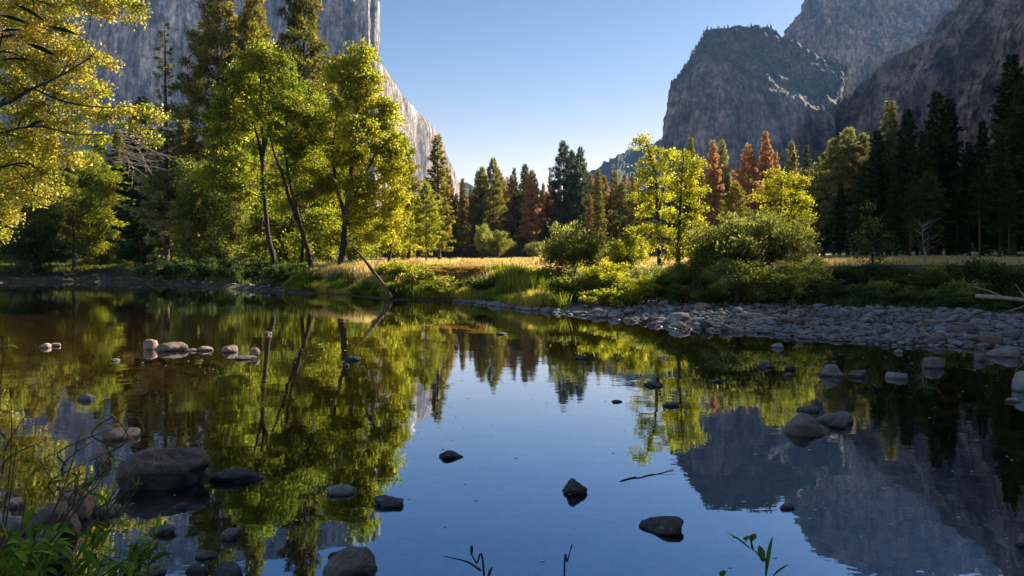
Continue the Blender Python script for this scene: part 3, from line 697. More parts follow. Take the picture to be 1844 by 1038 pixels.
# ------------------------------------------------------------------ broadleaf trees and shrubs
def leafy(seed, trunks, blobs, leaf=(0.26, 0.16), per=60, clusters=1.0, crad=0.55, twig=0.012, limb=0.05, noise_s=0.5, hang=0.0, up=0.0, shell=0.45):
    """trunks: list of (polyline Nx3, r0, r1); blobs: list of (centre, (rx,ry,rz)[, trunk index])."""
    rng = rng_(seed); tr = MB(); cr = MB()
    lines = []
    for P, r0, r1 in trunks:
        Q = smooth_line(P, 6); Q = Q + np.concatenate([[[0, 0, 0]], rng.normal(0, r0 * 0.10, (len(Q) - 1, 3))])
        rr = np.linspace(r0, r1, len(Q)); rr[0] *= 1.3
        tube(tr, Q, rr, 8); lines.append((Q, rr))
    Cs = []; Cb = []
    for bl in blobs:
        c, rad = np.array(bl[0], float), np.array(bl[1], float)
        # limb from a lower point of the nearest trunk
        best = None
        for Q, rr in lines:
            dd = np.linalg.norm(Q - c, axis=1) + np.maximum(0, Q[:, 2] - c[2] + 0.2 * np.linalg.norm(Q - c, axis=1)) * 1.5
            k = int(dd.argmin())
            if best is None or dd[k] < best[0]: best = (dd[k], Q[k], rr[k])
        p0 = best[1]; mid = (p0 + c) / 2 + np.array([0, 0, 0.08]) * np.linalg.norm(c - p0) + rng.normal(0, 0.05, 3) * np.linalg.norm(c - p0)
        r0 = min(best[2] * 0.7, limb * (0.6 + np.linalg.norm(rad) * 0.3))
        tube(tr, smooth_line([p0, mid, c], 4), np.linspace(r0, r0 * 0.35, 9), 5)
        vol = (rad[0] * rad[1] * rad[2]) ** (1 / 3)
        n = max(3, int(clusters * 9 * vol ** 1.9))
        u = norm(rng.normal(size=(n, 3))); f = (shell + (1 - shell) * rng.random(n)) ** 0.7
        q = c + u * f[:, None] * rad
        q = q + noise_s * vol * 0.3 * np.stack([fbm(q * 0.7, 2, seed + a) for a in (1, 2, 3)], 1)
        for k in range(n):
            if rng.random() < 0.6:
                m2 = (c + q[k]) / 2 + rng.normal(0, 0.08, 3) * vol
                tube(tr, [c, m2, q[k]], [twig * 2.0, twig * 1.3, twig * 0.6], 3)
        Cs.append(q); Cb.append(np.full(n, 0.5 + 0.10 * rng.normal()))
    C = np.concatenate(Cs); B = np.concatenate(Cb); n = len(C)
    B = B + 0.14 * rng.normal(size=n)
    sz = rng.uniform(0.55, 1.3, n)
    P = np.repeat(C, per, 0) + rng.normal(0, 1, (n * per, 3)) * (np.repeat(sz, per)[:, None] * crad * np.array([0.5, 0.5, 0.33]))
    D = norm(P - np.repeat(C, per, 0)) * 0.6 + rng.normal(0, 0.7, (n * per, 3)) + np.array([0, 0, up - hang])
    tint = np.clip(np.repeat(B, per) + rng.normal(0, 0.16, n * per), 0, 1)
    L = rng.uniform(0.65, 1.25, n * per)
    blades(cr, P, D, L * leaf[0], L * leaf[1], rng, tint)
    return tr, cr

def to_px(blobs, d, squash=1.0, jd=0.0, rng=None):
    """pixel blobs (px, py, half width, half height[, depth offset]) at depth d to metric ones."""
    out = []
    for b in blobs:
        dd = d + (b[4] if len(b) > 4 else 0)
        rx, rz = b[2] / FPX * dd, b[3] / FPX * dd
        out.append((at(b[0], b[1], dd), (rx, (rx + rz) / 2 * squash, rz)))
    return out

def broad_tree(name, label, cat, base_px, d, trunks_px, blobs_px, mat, bark='bark_dark', group=None, **kw):
    x = (base_px - 922) / FPX * d; b = gz(x, d) - 0.08
    org = np.array([x, d, b])
    tr = []
    for pts, r0, r1 in trunks_px:
        P = [at(*(p if len(p) == 3 else (p[0], p[1], d))) - org for p in pts]
        P[0][2] = 0.0 if pts[0][1] > 440 else P[0][2]
        tr.append((P, r0, r1))
    bl = [(c - org, r) for c, r in to_px(blobs_px, d)]
    t, c = leafy(tr and kw.pop('seed', 1), tr, bl, **kw)
    e = empty(name, tuple(org), label, cat, group)
    t.build("trunk", M[bark], e, True)
    c.build("crown", M[mat], e)
    return e

# ---- big deciduous group on the left bank
broad_tree("broadleaf_tree", "tall green broadleaf tree on a straight forked dark trunk, leftmost of the sunlit group", "tree", 492, 66,
    [([(498, 492), (483, 420), (474, 330), (473, 250), (470, 160), (468, 100)], 0.29, 0.05),
     ([(474, 300), (462, 240), (440, 190), (430, 150)], 0.18, 0.05), ([(474, 280), (488, 220), (505, 160), (512, 120)], 0.18, 0.05)],
    [(470, 110, 34, 30), (440, 130, 30, 28), (500, 115, 32, 26), (420, 170, 30, 28), (455, 175, 34, 28, 1.5), (515, 160, 34, 30), (485, 200, 34, 26, -1.5), (430, 220, 34, 28), (400, 250, 30, 26),
     (390, 210, 26, 22), (415, 290, 32, 24), (450, 265, 30, 24, 2), (385, 320, 30, 24), (430, 345, 34, 22, 1)],
    'leaf', seed=101, leaf=(0.24, 0.15), per=84, clusters=1.6, crad=0.66)
broad_tree("broadleaf_tree", "leaning green broadleaf tree whose twin dark trunks bend left above the waterside", "tree", 560, 62,
    [([(562, 492), (548, 430), (525, 370), (508, 310), (492, 270), (486, 220)], 0.26, 0.05),
     ([(550, 440), (535, 380), (522, 330), (514, 270), (518, 210), (530, 165)], 0.20, 0.05)],
    [(520, 190, 34, 28), (545, 215, 32, 28), (540, 260, 30, 26, -1), (500, 240, 28, 24), (560, 290, 32, 26), (535, 320, 30, 22, 1), (575, 240, 28, 26), (565, 345, 30, 22), (590, 330, 26, 22), (495, 330, 26, 20, 2), (575, 400, 30, 24, 2)],
    'leaf', seed=102, leaf=(0.23, 0.14), per=84, clusters=1.6, crad=0.66)
broad_tree("broadleaf_tree", "biggest yellow-green broadleaf tree, right one of the sunlit group by the grassy point", "tree", 615, 60,
    [([(612, 487), (618, 440), (622, 390), (630, 330), (640, 250), (648, 170), (652, 110)], 0.33, 0.06),
     ([(621, 395), (640, 350), (665, 300), (690, 250)], 0.2, 0.05), ([(622, 390), (605, 330), (600, 270), (608, 200)], 0.2, 0.05)],
    [(650, 105, 24, 24), (640, 140, 34, 26), (612, 140, 24, 28), (668, 150, 26, 26), (625, 190, 38, 28), (672, 195, 36, 28), (700, 210, 22, 20), (600, 230, 34, 28), (645, 240, 38, 28, -2), (690, 250, 34, 28), (712, 265, 20, 22),
     (620, 280, 36, 26), (665, 290, 36, 26, 2), (705, 305, 26, 24), (600, 320, 30, 24, 2), (640, 335, 36, 26, -1), (690, 345, 34, 24), (715, 360, 18, 18), (660, 380, 30, 22), (700, 390, 26, 20), (685, 425, 26, 18), (655, 425, 22, 16, 1), (640, 395, 20, 16)],
    'leaf_y', seed=103, leaf=(0.23, 0.15), per=84, clusters=1.6, crad=0.64)
broad_tree("broadleaf_tree", "low spreading yellowish tree leaning over the grass right of the big sunlit trees", "tree", 700, 66,
    [([(700, 478), (703, 430), (708, 380), (712, 330)], 0.18, 0.05)],
    [(700, 400, 22, 22), (716, 360, 20, 22), (722, 320, 16, 20), (708, 440, 18, 16), (685, 440, 20, 16), (725, 400, 16, 20)],
    'leaf_y', seed=104, leaf=(0.26, 0.17), per=40, clusters=1.5, crad=0.6)

# ---- understory of the left wood
for k, (px, d, top, hw, mat, lab) in enumerate([
    (345, 78, 300, 34, 'leaf_d', "dull green understory tree in the left wood, right of the thick dark conifer"),
    (395, 82, 330, 36, 'leaf_d', "understory tree in the left wood behind the straight dark trunk"),
    (445, 88, 355, 36, 'leaf_d', "shaded understory tree between the first leaning trunks of the left wood"),
    (300, 92, 320, 34, 'leaf', "bright green understory tree beside the thick dark conifer"),
    (180, 112, 300, 40, 'leaf', "pale green tree above the lit clearing in the left wood"),
    (60, 100, 345, 42, 'leaf_d', "dark green tree at the far left of the wood"),
    (520, 84, 385, 32, 'leaf_d', "small understory tree behind the leaning twin trunks"),
    (585, 86, 400, 32, 'leaf_d', "small leafy tree behind the trunk of the biggest sunlit tree"),
    (650, 92, 390, 30, 'leaf', "leafy young tree behind the leaning dead log"),
    (120, 125, 320, 36, 'leaf', "sunlit understory tree at the back of the left clearing"),
    (20, 112, 300, 40, 'leaf', "light green tree touching the left edge behind the dark shrub"),
    (545, 74, 190, 38, 'leaf', "light green tree filling the gap behind the leaning twin trunks"),
    (598, 76, 215, 36, 'leaf_y', "yellow-green tree standing close behind the biggest sunlit tree"),
    (470, 80, 235, 40, 'leaf', "light green tree behind the fork of the straight dark trunk"),
    (415, 86, 250, 38, 'leaf_d', "olive tree left of and behind the straight forked trunk"),
    (735, 84, 375, 22, 'leaf_y', "small yellow-green tree left of the bright young pine"),
    (370, 98, 270, 34, 'leaf', "yellowish green tree in the upper left wood below the tall pines")]):
    rng = rng_(500 + k); d = dry(px, d, 6.0)
    bl = []
    for i in range(11):
        f = i / 10
        py = top + (455 - top) * f
        w = hw * (0.55 + 0.75 * math.sin(math.pi * min(1, f + 0.15)))
        bl.append((px + rng.uniform(-1, 1) * w * 0.75, py + rng.uniform(-8, 8), hw * rng.uniform(0.45, 0.7), hw * rng.uniform(0.4, 0.6), rng.uniform(-2.5, 2.5)))
    broad_tree("understory_tree", lab, "tree", px, d, [([(px + rng.uniform(-6, 6), 480), (px, 420), (px + rng.uniform(-6, 6), 350), (px, top + 15)], 0.2, 0.04)], bl, mat,
               seed=510 + k, leaf=(0.26, 0.16), per=64, clusters=1.5, crad=0.85, group="understory trees of the left wood")

# ---- yellow-green trees on the right bank
broad_tree("cottonwood_tree", "tall yellow-green tree with airy top, left one of the right bank's pair", "tree", 1188, 44,
    [([(1188, 500), (1187, 440), (1184, 380), (1180, 320), (1168, 270), (1160, 250)], 0.16, 0.03), ([(1184, 390), (1196, 340), (1205, 300)], 0.08, 0.03)],
    [(1160, 252, 17, 10), (1150, 262, 8, 6), (1180, 268, 15, 9), (1165, 285, 14, 9), (1205, 278, 16, 12), (1190, 300, 20, 12), (1155, 305, 13, 9), (1165, 325, 22, 12), (1205, 325, 22, 13), (1150, 350, 18, 11), (1185, 355, 24, 13), (1160, 380, 22, 12),
     (1200, 385, 22, 12), (1150, 412, 20, 11), (1178, 415, 20, 11), (1165, 440, 18, 9), (1200, 420, 16, 10)],
    'leaf_y', seed=201, leaf=(0.13, 0.08), per=60, clusters=4.0, crad=0.34, limb=0.03, twig=0.006)
broad_tree("cottonwood_tree", "full yellow-green tree with thin dark trunk, right one of the right bank's pair", "tree", 1221, 42,
    [([(1221, 505), (1222, 450), (1224, 400), (1226, 350), (1228, 310), (1232, 280)], 0.15, 0.03)],
    [(1232, 282, 15, 11), (1250, 300, 16, 13), (1222, 305, 18, 12), (1245, 325, 20, 13), (1218, 335, 20, 12), (1258, 345, 16, 14), (1235, 360, 22, 13), (1262, 372, 14, 12), (1218, 385, 20, 12), (1250, 395, 22, 12), (1225, 415, 20, 11),
     (1262, 415, 14, 11), (1245, 435, 22, 11), (1215, 440, 18, 10), (1265, 445, 14, 10), (1235, 460, 20, 9), (1210, 462, 14, 8)],
    'leaf_y', seed=202, leaf=(0.13, 0.08), per=62, clusters=4.0, crad=0.34, limb=0.03, twig=0.006)
broad_tree("cottonwood_tree", "rounded yellow tree rising behind the biggest willow on the right bank", "tree", 1408, 46,
    [([(1408, 495), (1407, 440), (1406, 380), (1408, 330)], 0.14, 0.03), ([(1407, 430), (1425, 380), (1435, 340)], 0.07, 0.03), ([(1407, 430), (1390, 380), (1380, 340)], 0.07, 0.03)],
    [(1395, 312, 15, 10), (1418, 320, 18, 11), (1440, 330, 15, 11), (1380, 335, 18, 11), (1408, 345, 22, 12), (1435, 352, 20, 12), (1372, 358, 14, 10), (1455, 362, 12, 10), (1392, 372, 20, 11), (1425, 380, 22, 12), (1450, 392, 16, 11), (1378, 395, 16, 10),
     (1408, 402, 20, 11), (1440, 415, 18, 11), (1460, 420, 10, 9), (1420, 440, 20, 10)],
    'leaf_y', seed=203, leaf=(0.13, 0.08), per=62, clusters=3.6, crad=0.34, limb=0.03, twig=0.006)
broad_tree("young_tree", "feathery dark green young tree standing alone before the shaded meadow", "tree", 1572, 40,
    [([(1572, 500), (1570, 450), (1568, 410), (1566, 372)], 0.07, 0.02)],
    [(1566, 378, 6, 9), (1558, 398, 12, 8), (1578, 402, 12, 8), (1568, 420, 16, 8), (1548, 425, 10, 7), (1592, 428, 12, 7), (1560, 442, 18, 8), (1585, 448, 18, 8), (1602, 440, 10, 6), (1545, 455, 12, 7), (1570, 465, 22, 9)],
    'shade_leaf', seed=204, leaf=(0.15, 0.07), per=36, clusters=3.2, crad=0.4, limb=0.02, twig=0.006)

# ---- overhanging tree at the upper left
e = broad_tree("overhanging_tree", "yellowing tree reaching in from the left edge with long dark limbs above the water", "tree", -140, 27,
    [([(-150, 495), (-110, 400), (-80, 300), (-40, 220), (30, 175, 26), (95, 143, 25.5), (165, 105, 25)], 0.16, 0.02),
     ([(-80, 300), (-20, 250), (60, 228, 26), (140, 243, 25.5), (215, 241, 25)], 0.065, 0.015),
     ([(-40, 220), (40, 160, 27), (110, 182, 26.5), (175, 193, 26), (232, 192, 26)], 0.06, 0.015),
     ([(-40, 230), (-10, 120, 28), (20, 20, 28), (60, -40, 28)], 0.12, 0.03),
     ([(-90, 320), (-20, 330, 27), (40, 345, 27), (90, 360, 27)], 0.08, 0.02)],
    [(30, 10, 50, 26), (100, 8, 46, 22), (165, 2, 40, 22), (215, 8, 30, 16), (248, 14, 14, 12), (190, 28, 20, 12), (242, 34, 8, 10), (20, 60, 50, 28), (90, 55, 46, 24), (128, 45, 18, 12), (40, 110, 52, 28), (110, 95, 36, 22), (150, 80, 14, 12), (20, 160, 50, 26),
     (95, 140, 44, 22), (140, 130, 30, 18), (165, 105, 22, 12), (180, 100, 14, 10), (198, 118, 10, 8), (60, 200, 50, 24), (130, 180, 42, 20), (180, 165, 22, 14), (30, 245, 46, 24), (110, 225, 44, 20), (170, 210, 36, 16), (220, 200, 28, 12),
     (265, 200, 22, 10), (285, 212, 12, 9), (245, 225, 24, 10), (270, 250, 18, 10), (20, 290, 44, 24), (85, 270, 40, 20), (150, 250, 34, 14), (20, 340, 40, 24), (75, 315, 34, 18), (125, 290, 26, 14), (10, 385, 28, 22), (50, 360, 26, 16), (-10, 425, 26, 20), (100, 340, 16, 10)],
    'leaf_a', seed=301, leaf=(0.115, 0.075), per=64, clusters=5.2, crad=0.36, limb=0.03, twig=0.006, shell=0.3, bark='bark_dark')
def bare_twigs():
    rng = rng_(77); mb = MB(); org = np.array(e.location)
    for k in range(34):
        p = np.array([rng.uniform(195, 250), rng.uniform(225, 300)]); a = rng.uniform(-0.4, 0.5); pts = []
        curl = rng.normal(0.05, 0.10)
        for i in range(9):
            pts.append(at(p[0], p[1], 24.5 + rng.normal(0, 0.05)) - org)
            p = p + np.array([math.cos(a), math.sin(a)]) * rng.uniform(6, 12); a += curl + rng.normal(0, 0.18) - (0.10 if i > 4 else 0)
        tube(mb, smooth_line(pts, 3), np.linspace(0.016, 0.006, 25), 4)
    o = mb.build("bare_twigs", M['bark_pale'], e, True); o["label"] = "tangle of leafless grey twigs at the tip of the lowest limb"
bare_twigs()

# ------------------------------------------------------------------ conifers, from the photograph
T = [  # kind, variant, px, top, depth, width, material, label
 ('spire', 0, 297, 42, 90, 1.0, 'pine_pale', "sparse-topped conifer with a bare grey spire against the blue cliff"),
 ('pine', 1, 392, -45, 92, 0.74, 'fir_olive', "huge ponderosa pine cut by the top edge, left of the three tallest"),
 ('pine', 0, 458, -30, 100, 0.64, 'pine', "brownish tall pine between the two broadest pines on the left"),
 ('pine', 2, 548, -40, 96, 0.88, 'fir_olive', "tall ponderosa pine above the leaning twin trunks, right of the three tallest"),
 ('fir', 0, 258, 175, 82, 1.25, 'fir_dark', "thick dark conifer with a heavy trunk at the water's left wood"),
 ('fir', 1, 332, 200, 108, 0.8, 'fir_olive', "mid height conifer in front of the huge left pine"),
 ('pine', 1, 590, 190, 112, 0.8, 'pine', "pine half hidden behind the biggest sunlit tree"),
 ('fir', 2, 425, 170, 118, 0.8, 'fir_olive', "conifer filling the gap behind the huge left pine"),
 ('pine', 0, 505, 200, 120, 0.9, 'pine', "pine showing low between the two right tall pines"),
 ('pine', 2, 728, 246, 118, 1.1, 'pine', "slim pine at the right edge of the sunlit left trees"),
 ('fir', 2, 788, 243, 128, 1.25, 'pine', "brown-green conifer standing alone before the foot of the granite wall"),
 ('pine', 1, 768, 330, 76, 1.15, 'leaf', "bright green young pine at the edge of the golden meadow"),
 ('pine', 2, 738, 345, 80, 1.0, 'leaf', "thinner young pine left of the bright one at the meadow edge"),
 ('thin', 0, 132, 322, 104, 1.1, 'fir_olive', "dark slender conifer left of the lit clearing"),
 ('thin', 1, 100, 300, 118, 1.0, 'pine', "thin-crowned pine behind the slender dark conifer at far left"),
 ('fir', 1, 165, 270, 128, 1.0, 'fir_olive', "conifer at the back of the left clearing"),
 ('fir', 0, 212, 235, 122, 1.0, 'fir_olive', "conifer just left of the thick dark one"),
 ('pine', 0, 60, 250, 125, 1.2, 'pine', "pine partly veiled by the overhanging yellow leaves"),
 ('fir', 2, 15, 260, 120, 1.1, 'fir_olive', "conifer at the left edge behind the yellow leaves"),
 ('thin', 1, 330, 340, 80, 0.9, 'fir_olive', "thin dark trunk with little crown right of the thick conifer"),
 ('thin', 0, 410, 330, 84, 0.9, 'fir_olive', "thin dark conifer directly left of the straight forked trunk"),
 # far tree line across the meadow
 ('fir', 2, 833, 322, 205, 0.86, 'pine', "brownish conifer at the left end of the far tree line"),
 ('pine', 0, 868, 302, 225, 0.86, 'pine', "pine left of the forked one in the far tree line"),
 ('pine', 1, 888, 286, 215, 0.78, 'fir_olive', "taller open pine over the two pale shrubs of the meadow"),
 ('pine', 2, 905, 330, 230, 0.94, 'brown', "short brown pine beside the open pine of the far line"),
 ('fir', 0, 926, 303, 245, 0.70, 'fir_blue', "small bluish fir left of the rust-red one in the far line"),
 ('pine', 2, 945, 297, 235, 0.78, 'fir_blue', "bluish pine just behind the rust-red fir of the far line"),
 ('pine', 1, 958, 308, 212, 0.82, 'red', "rust-red dying fir in the middle of the far tree line"),
 ('fir', 2, 985, 345, 225, 0.78, 'brown', "brown fir between the two rust-red ones of the far line"),
 ('pine', 2, 996, 325, 228, 0.58, 'red', "narrow rust-red fir left of the tall blue-green trio"),
 ('pine', 0, 1014, 256, 222, 0.78, 'fir_blue', "tallest blue-green pine of the far tree line, leftmost of a trio"),
 ('pine', 2, 1029, 272, 226, 0.74, 'fir_blue', "middle pine of the blue-green trio in the far line"),
 ('pine', 1, 1045, 266, 222, 0.62, 'fir_blue', "rightmost pine of the blue-green trio in the far line"),
 ('fir', 0, 1062, 350, 215, 0.78, 'brown', "low brown fir right of the blue-green trio"),
 ('fir', 2, 1077, 305, 210, 0.86, 'pine', "olive fir below the hazy far mountain"),
 ('bare', 0, 1104, 292, 205, 0.78, 'brown', "bare dead snag below the hazy far mountain"),
 ('pine', 1, 1120, 330, 205, 0.94, 'fir_olive', "broad dark pine left of the airy yellow-green tree"),
 ('fir', 1, 1140, 318, 200, 0.78, 'pine', "olive conifer tucked behind the airy yellow-green tree"),
 # middle right, half lit
 ('fir', 2, 1245, 248, 150, 0.8, 'pine', "olive conifer tip poking above the pair of yellow-green trees"),
 ('fir', 2, 1283, 253, 150, 0.95, 'red', "orange-red fir right of the pair of yellow-green trees"),
 ('fir', 0, 1300, 252, 158, 0.85, 'pine_pale', "pale grey-green fir touching the orange-red one"),
 ('pine', 1, 1347, 262, 160, 0.85, 'red', "shorter of the two neighbouring pinkish red firs"),
 ('fir', 0, 1379, 238, 162, 0.85, 'red', "taller of the two neighbouring pinkish red firs"),
 ('fir', 2, 1396, 275, 170, 0.8, 'red', "small reddish fir tucked against the right side of the tallest red fir"),
 ('fir', 1, 1426, 255, 168, 0.85, 'pine_pale', "pale-tipped fir right of the red firs"),
 ('fir', 2, 1452, 262, 185, 0.8, 'fir_blue', "dim bluish fir at the foot of the cliff gully"),
 ('pine', 1, 1325, 330, 130, 1.2, 'pine', "olive pine behind the biggest willow"),
 ('fir', 0, 1480, 300, 128, 1.0, 'fir', "dark fir at the left edge of the shaded forest"),
 # shaded forest on the right
 ('pine', 1, 1502, 252, 125, 1.0, 'pine_pale', "leftmost of the pale sunlit tree tops over the shaded forest"),
 ('pine', 0, 1528, 232, 126, 1.0, 'pine_pale', "middle pale sunlit top, the highest of the three together"),
 ('pine', 2, 1553, 242, 128, 1.1, 'pine_pale', "rightmost of the three pale sunlit tops together"),
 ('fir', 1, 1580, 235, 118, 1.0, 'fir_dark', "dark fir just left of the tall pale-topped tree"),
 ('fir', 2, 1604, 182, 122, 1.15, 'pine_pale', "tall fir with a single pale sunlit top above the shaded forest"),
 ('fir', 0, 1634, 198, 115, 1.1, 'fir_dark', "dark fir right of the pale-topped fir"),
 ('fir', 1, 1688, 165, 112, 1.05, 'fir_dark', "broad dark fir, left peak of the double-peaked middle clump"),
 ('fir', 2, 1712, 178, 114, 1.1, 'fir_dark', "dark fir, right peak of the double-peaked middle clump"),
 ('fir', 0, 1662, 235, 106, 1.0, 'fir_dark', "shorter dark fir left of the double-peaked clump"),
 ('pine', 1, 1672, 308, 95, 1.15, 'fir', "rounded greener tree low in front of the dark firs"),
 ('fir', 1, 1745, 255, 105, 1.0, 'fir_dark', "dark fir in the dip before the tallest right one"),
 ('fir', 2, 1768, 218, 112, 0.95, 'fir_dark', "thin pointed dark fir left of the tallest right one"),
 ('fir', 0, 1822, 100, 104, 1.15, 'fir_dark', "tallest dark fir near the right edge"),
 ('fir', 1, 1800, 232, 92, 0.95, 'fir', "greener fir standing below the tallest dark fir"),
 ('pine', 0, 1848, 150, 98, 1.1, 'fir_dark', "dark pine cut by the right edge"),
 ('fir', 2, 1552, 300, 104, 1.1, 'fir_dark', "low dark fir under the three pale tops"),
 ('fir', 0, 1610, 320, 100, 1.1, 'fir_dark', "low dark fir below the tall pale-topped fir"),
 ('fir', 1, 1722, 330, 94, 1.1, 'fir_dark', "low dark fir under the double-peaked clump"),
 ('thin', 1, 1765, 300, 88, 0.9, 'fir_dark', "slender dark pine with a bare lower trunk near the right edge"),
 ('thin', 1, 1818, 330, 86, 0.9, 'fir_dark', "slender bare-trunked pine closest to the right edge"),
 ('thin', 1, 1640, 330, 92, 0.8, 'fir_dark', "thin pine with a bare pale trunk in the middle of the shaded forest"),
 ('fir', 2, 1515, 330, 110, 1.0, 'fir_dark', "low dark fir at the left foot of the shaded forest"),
]
for k, row in enumerate(T):
    conifer(*row)

def fill(n, x0, x1, t0, t1, d0, d1, mats, label, group, seed, kinds=('fir', 'pine'), wr=(0.9, 1.25)):
    rng = random.Random(seed)
    for i in range(n):
        px = x0 + (x1 - x0) * (i + rng.random() * 0.9) / n
        conifer(rng.choice(kinds), rng.randrange(3), px, rng.uniform(t0, t1), rng.uniform(d0, d1), rng.uniform(*wr), rng.choice(mats), label, group)
fill(22, -60, 640, 215, 300, 135, 170, ['fir_olive', 'pine', 'fir_olive', 'fir'], "conifer deep in the left wood, partly hidden by nearer trees", "hidden conifers of the left wood", 1)
fill(26, 640, 1160, 345, 378, 238, 275, ['fir_olive', 'pine', 'brown', 'brown', 'fir_olive'], "low conifer at the back of the far tree line", "low conifers of the far tree line", 2)
fill(40, 690, 1160, 395, 432, 218, 236, ['fir_olive', 'brown', 'fir'], "young conifer along the foot of the far tree line", "young conifers of the far tree line", 12, ('fir',))
fill(54, 800, 1150, 306, 356, 226, 250, ['pine', 'fir_olive', 'brown', 'red', 'brown', 'pine', 'fir_olive'], "slim mid-height conifer packed into the far tree line", "slim conifers of the far tree line", 22, wr=(0.5, 0.85))
fill(10, 1235, 1480, 300, 335, 165, 188, ['fir_olive', 'pine', 'pine_pale'], "olive conifer crowding around the red firs", "olive conifers around the red firs", 23)
fill(14, 1150, 1480, 305, 345, 190, 230, ['fir', 'pine', 'fir_blue'], "conifer behind the red firs at the foot of the butte", "conifers behind the red firs", 3)
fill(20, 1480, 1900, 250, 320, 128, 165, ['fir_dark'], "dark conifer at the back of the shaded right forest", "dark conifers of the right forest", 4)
# ------------------------------------------------------------------ shrubs
def shrub_mesh(seed, rad=(1.5, 1.5, 1.4), leaf=(0.15, 0.05), per=56, clusters=5.0, crad=0.33, spiky=0.4, stems=9):
    """a shrub about 2 rad wide standing on z = 0"""
    rng = rng_(seed); blobs = []; trunks = []
    n = 15
    for i in range(n):
        u = norm(rng.normal(size=3)); u[2] = abs(u[2]) * 1.2 - 0.25
        f = rng.uniform(0.35, 0.85)
        c = np.array([u[0] * rad[0] * f, u[1] * rad[1] * f, rad[2] * (0.95 + u[2] * f * 0.95)])
        c[2] = max(c[2], 0.3)
        s = rng.uniform(0.28, 0.46) * min(rad)
        blobs.append((c, (s, s, s * 0.9)))
    for i in range(16):                                             # loose shoots breaking the outline
        u = norm(np.array([rng.normal(), rng.normal(), abs(rng.normal()) * 1.3])); f = rng.uniform(0.95, 1.25)
        c = np.array([u[0] * rad[0] * f, u[1] * rad[1] * f, max(0.35, rad[2] * (0.95 + u[2] * f * 0.95))]); s = rng.uniform(0.10, 0.2) * min(rad)
        blobs.append((c, (s, s, s * 1.5)))
    for i in range(stems):
        b = blobs[rng.integers(n)][0]
        trunks.append(([np.array([rng.normal(0, 0.12) * rad[0], rng.normal(0, 0.12) * rad[1], 0]), b * np.array([0.5, 0.5, 0.55]), b + np.array([0, 0, 0.25 * rad[2]])], 0.03, 0.008))
    return leafy(seed, trunks, blobs, leaf=leaf, per=per, clusters=clusters, crad=crad, limb=0.012, twig=0.005, up=spiky, shell=0.3)

def mk(seed, **kw):
    t, c = shrub_mesh(seed, **kw)
    return t.mesh("shrub_stems", [M['bark']], True), c.mesh("shrub_leaves", [M['willow']])
SHR = {
 'willow': [mk(1), mk(2, rad=(1.5, 1.4, 1.6)), mk(3, rad=(1.6, 1.4, 1.2))],
 'low': [mk(11, rad=(1.5, 1.3, 0.8), leaf=(0.17, 0.085), clusters=5.5, spiky=0.2), mk(12, rad=(1.6, 1.3, 0.7), leaf=(0.17, 0.085), clusters=5.5, spiky=0.2)],
}
def shrub(kind, var, px, top, base, d, hw, mat, label, group=None, name="willow_shrub", cat="shrub"):
    tm, cm = SHR[kind][var % len(SHR[kind])]; d = dry(px, d, 3.5)
    x = (px - 922) / FPX * d; b = gz(x, d) - 0.05
    h = (CAM_H + (HOR - top) / FPX * d) - b
    H = 3.0 if kind == 'willow' else 1.65
    e_ = empty(name, (x, d, b), label, cat, group, (px * 1.7 + d) % 6.28)
    s = hw / FPX * d / 1.28
    e_.scale = (s, s, max(h, 0.3) / H)
    t = link("stems", tm, e_)
    c = link("foliage", cm, e_)
    c.material_slots[0].link = 'OBJECT'; c.material_slots[0].material = M[mat]
    return e_
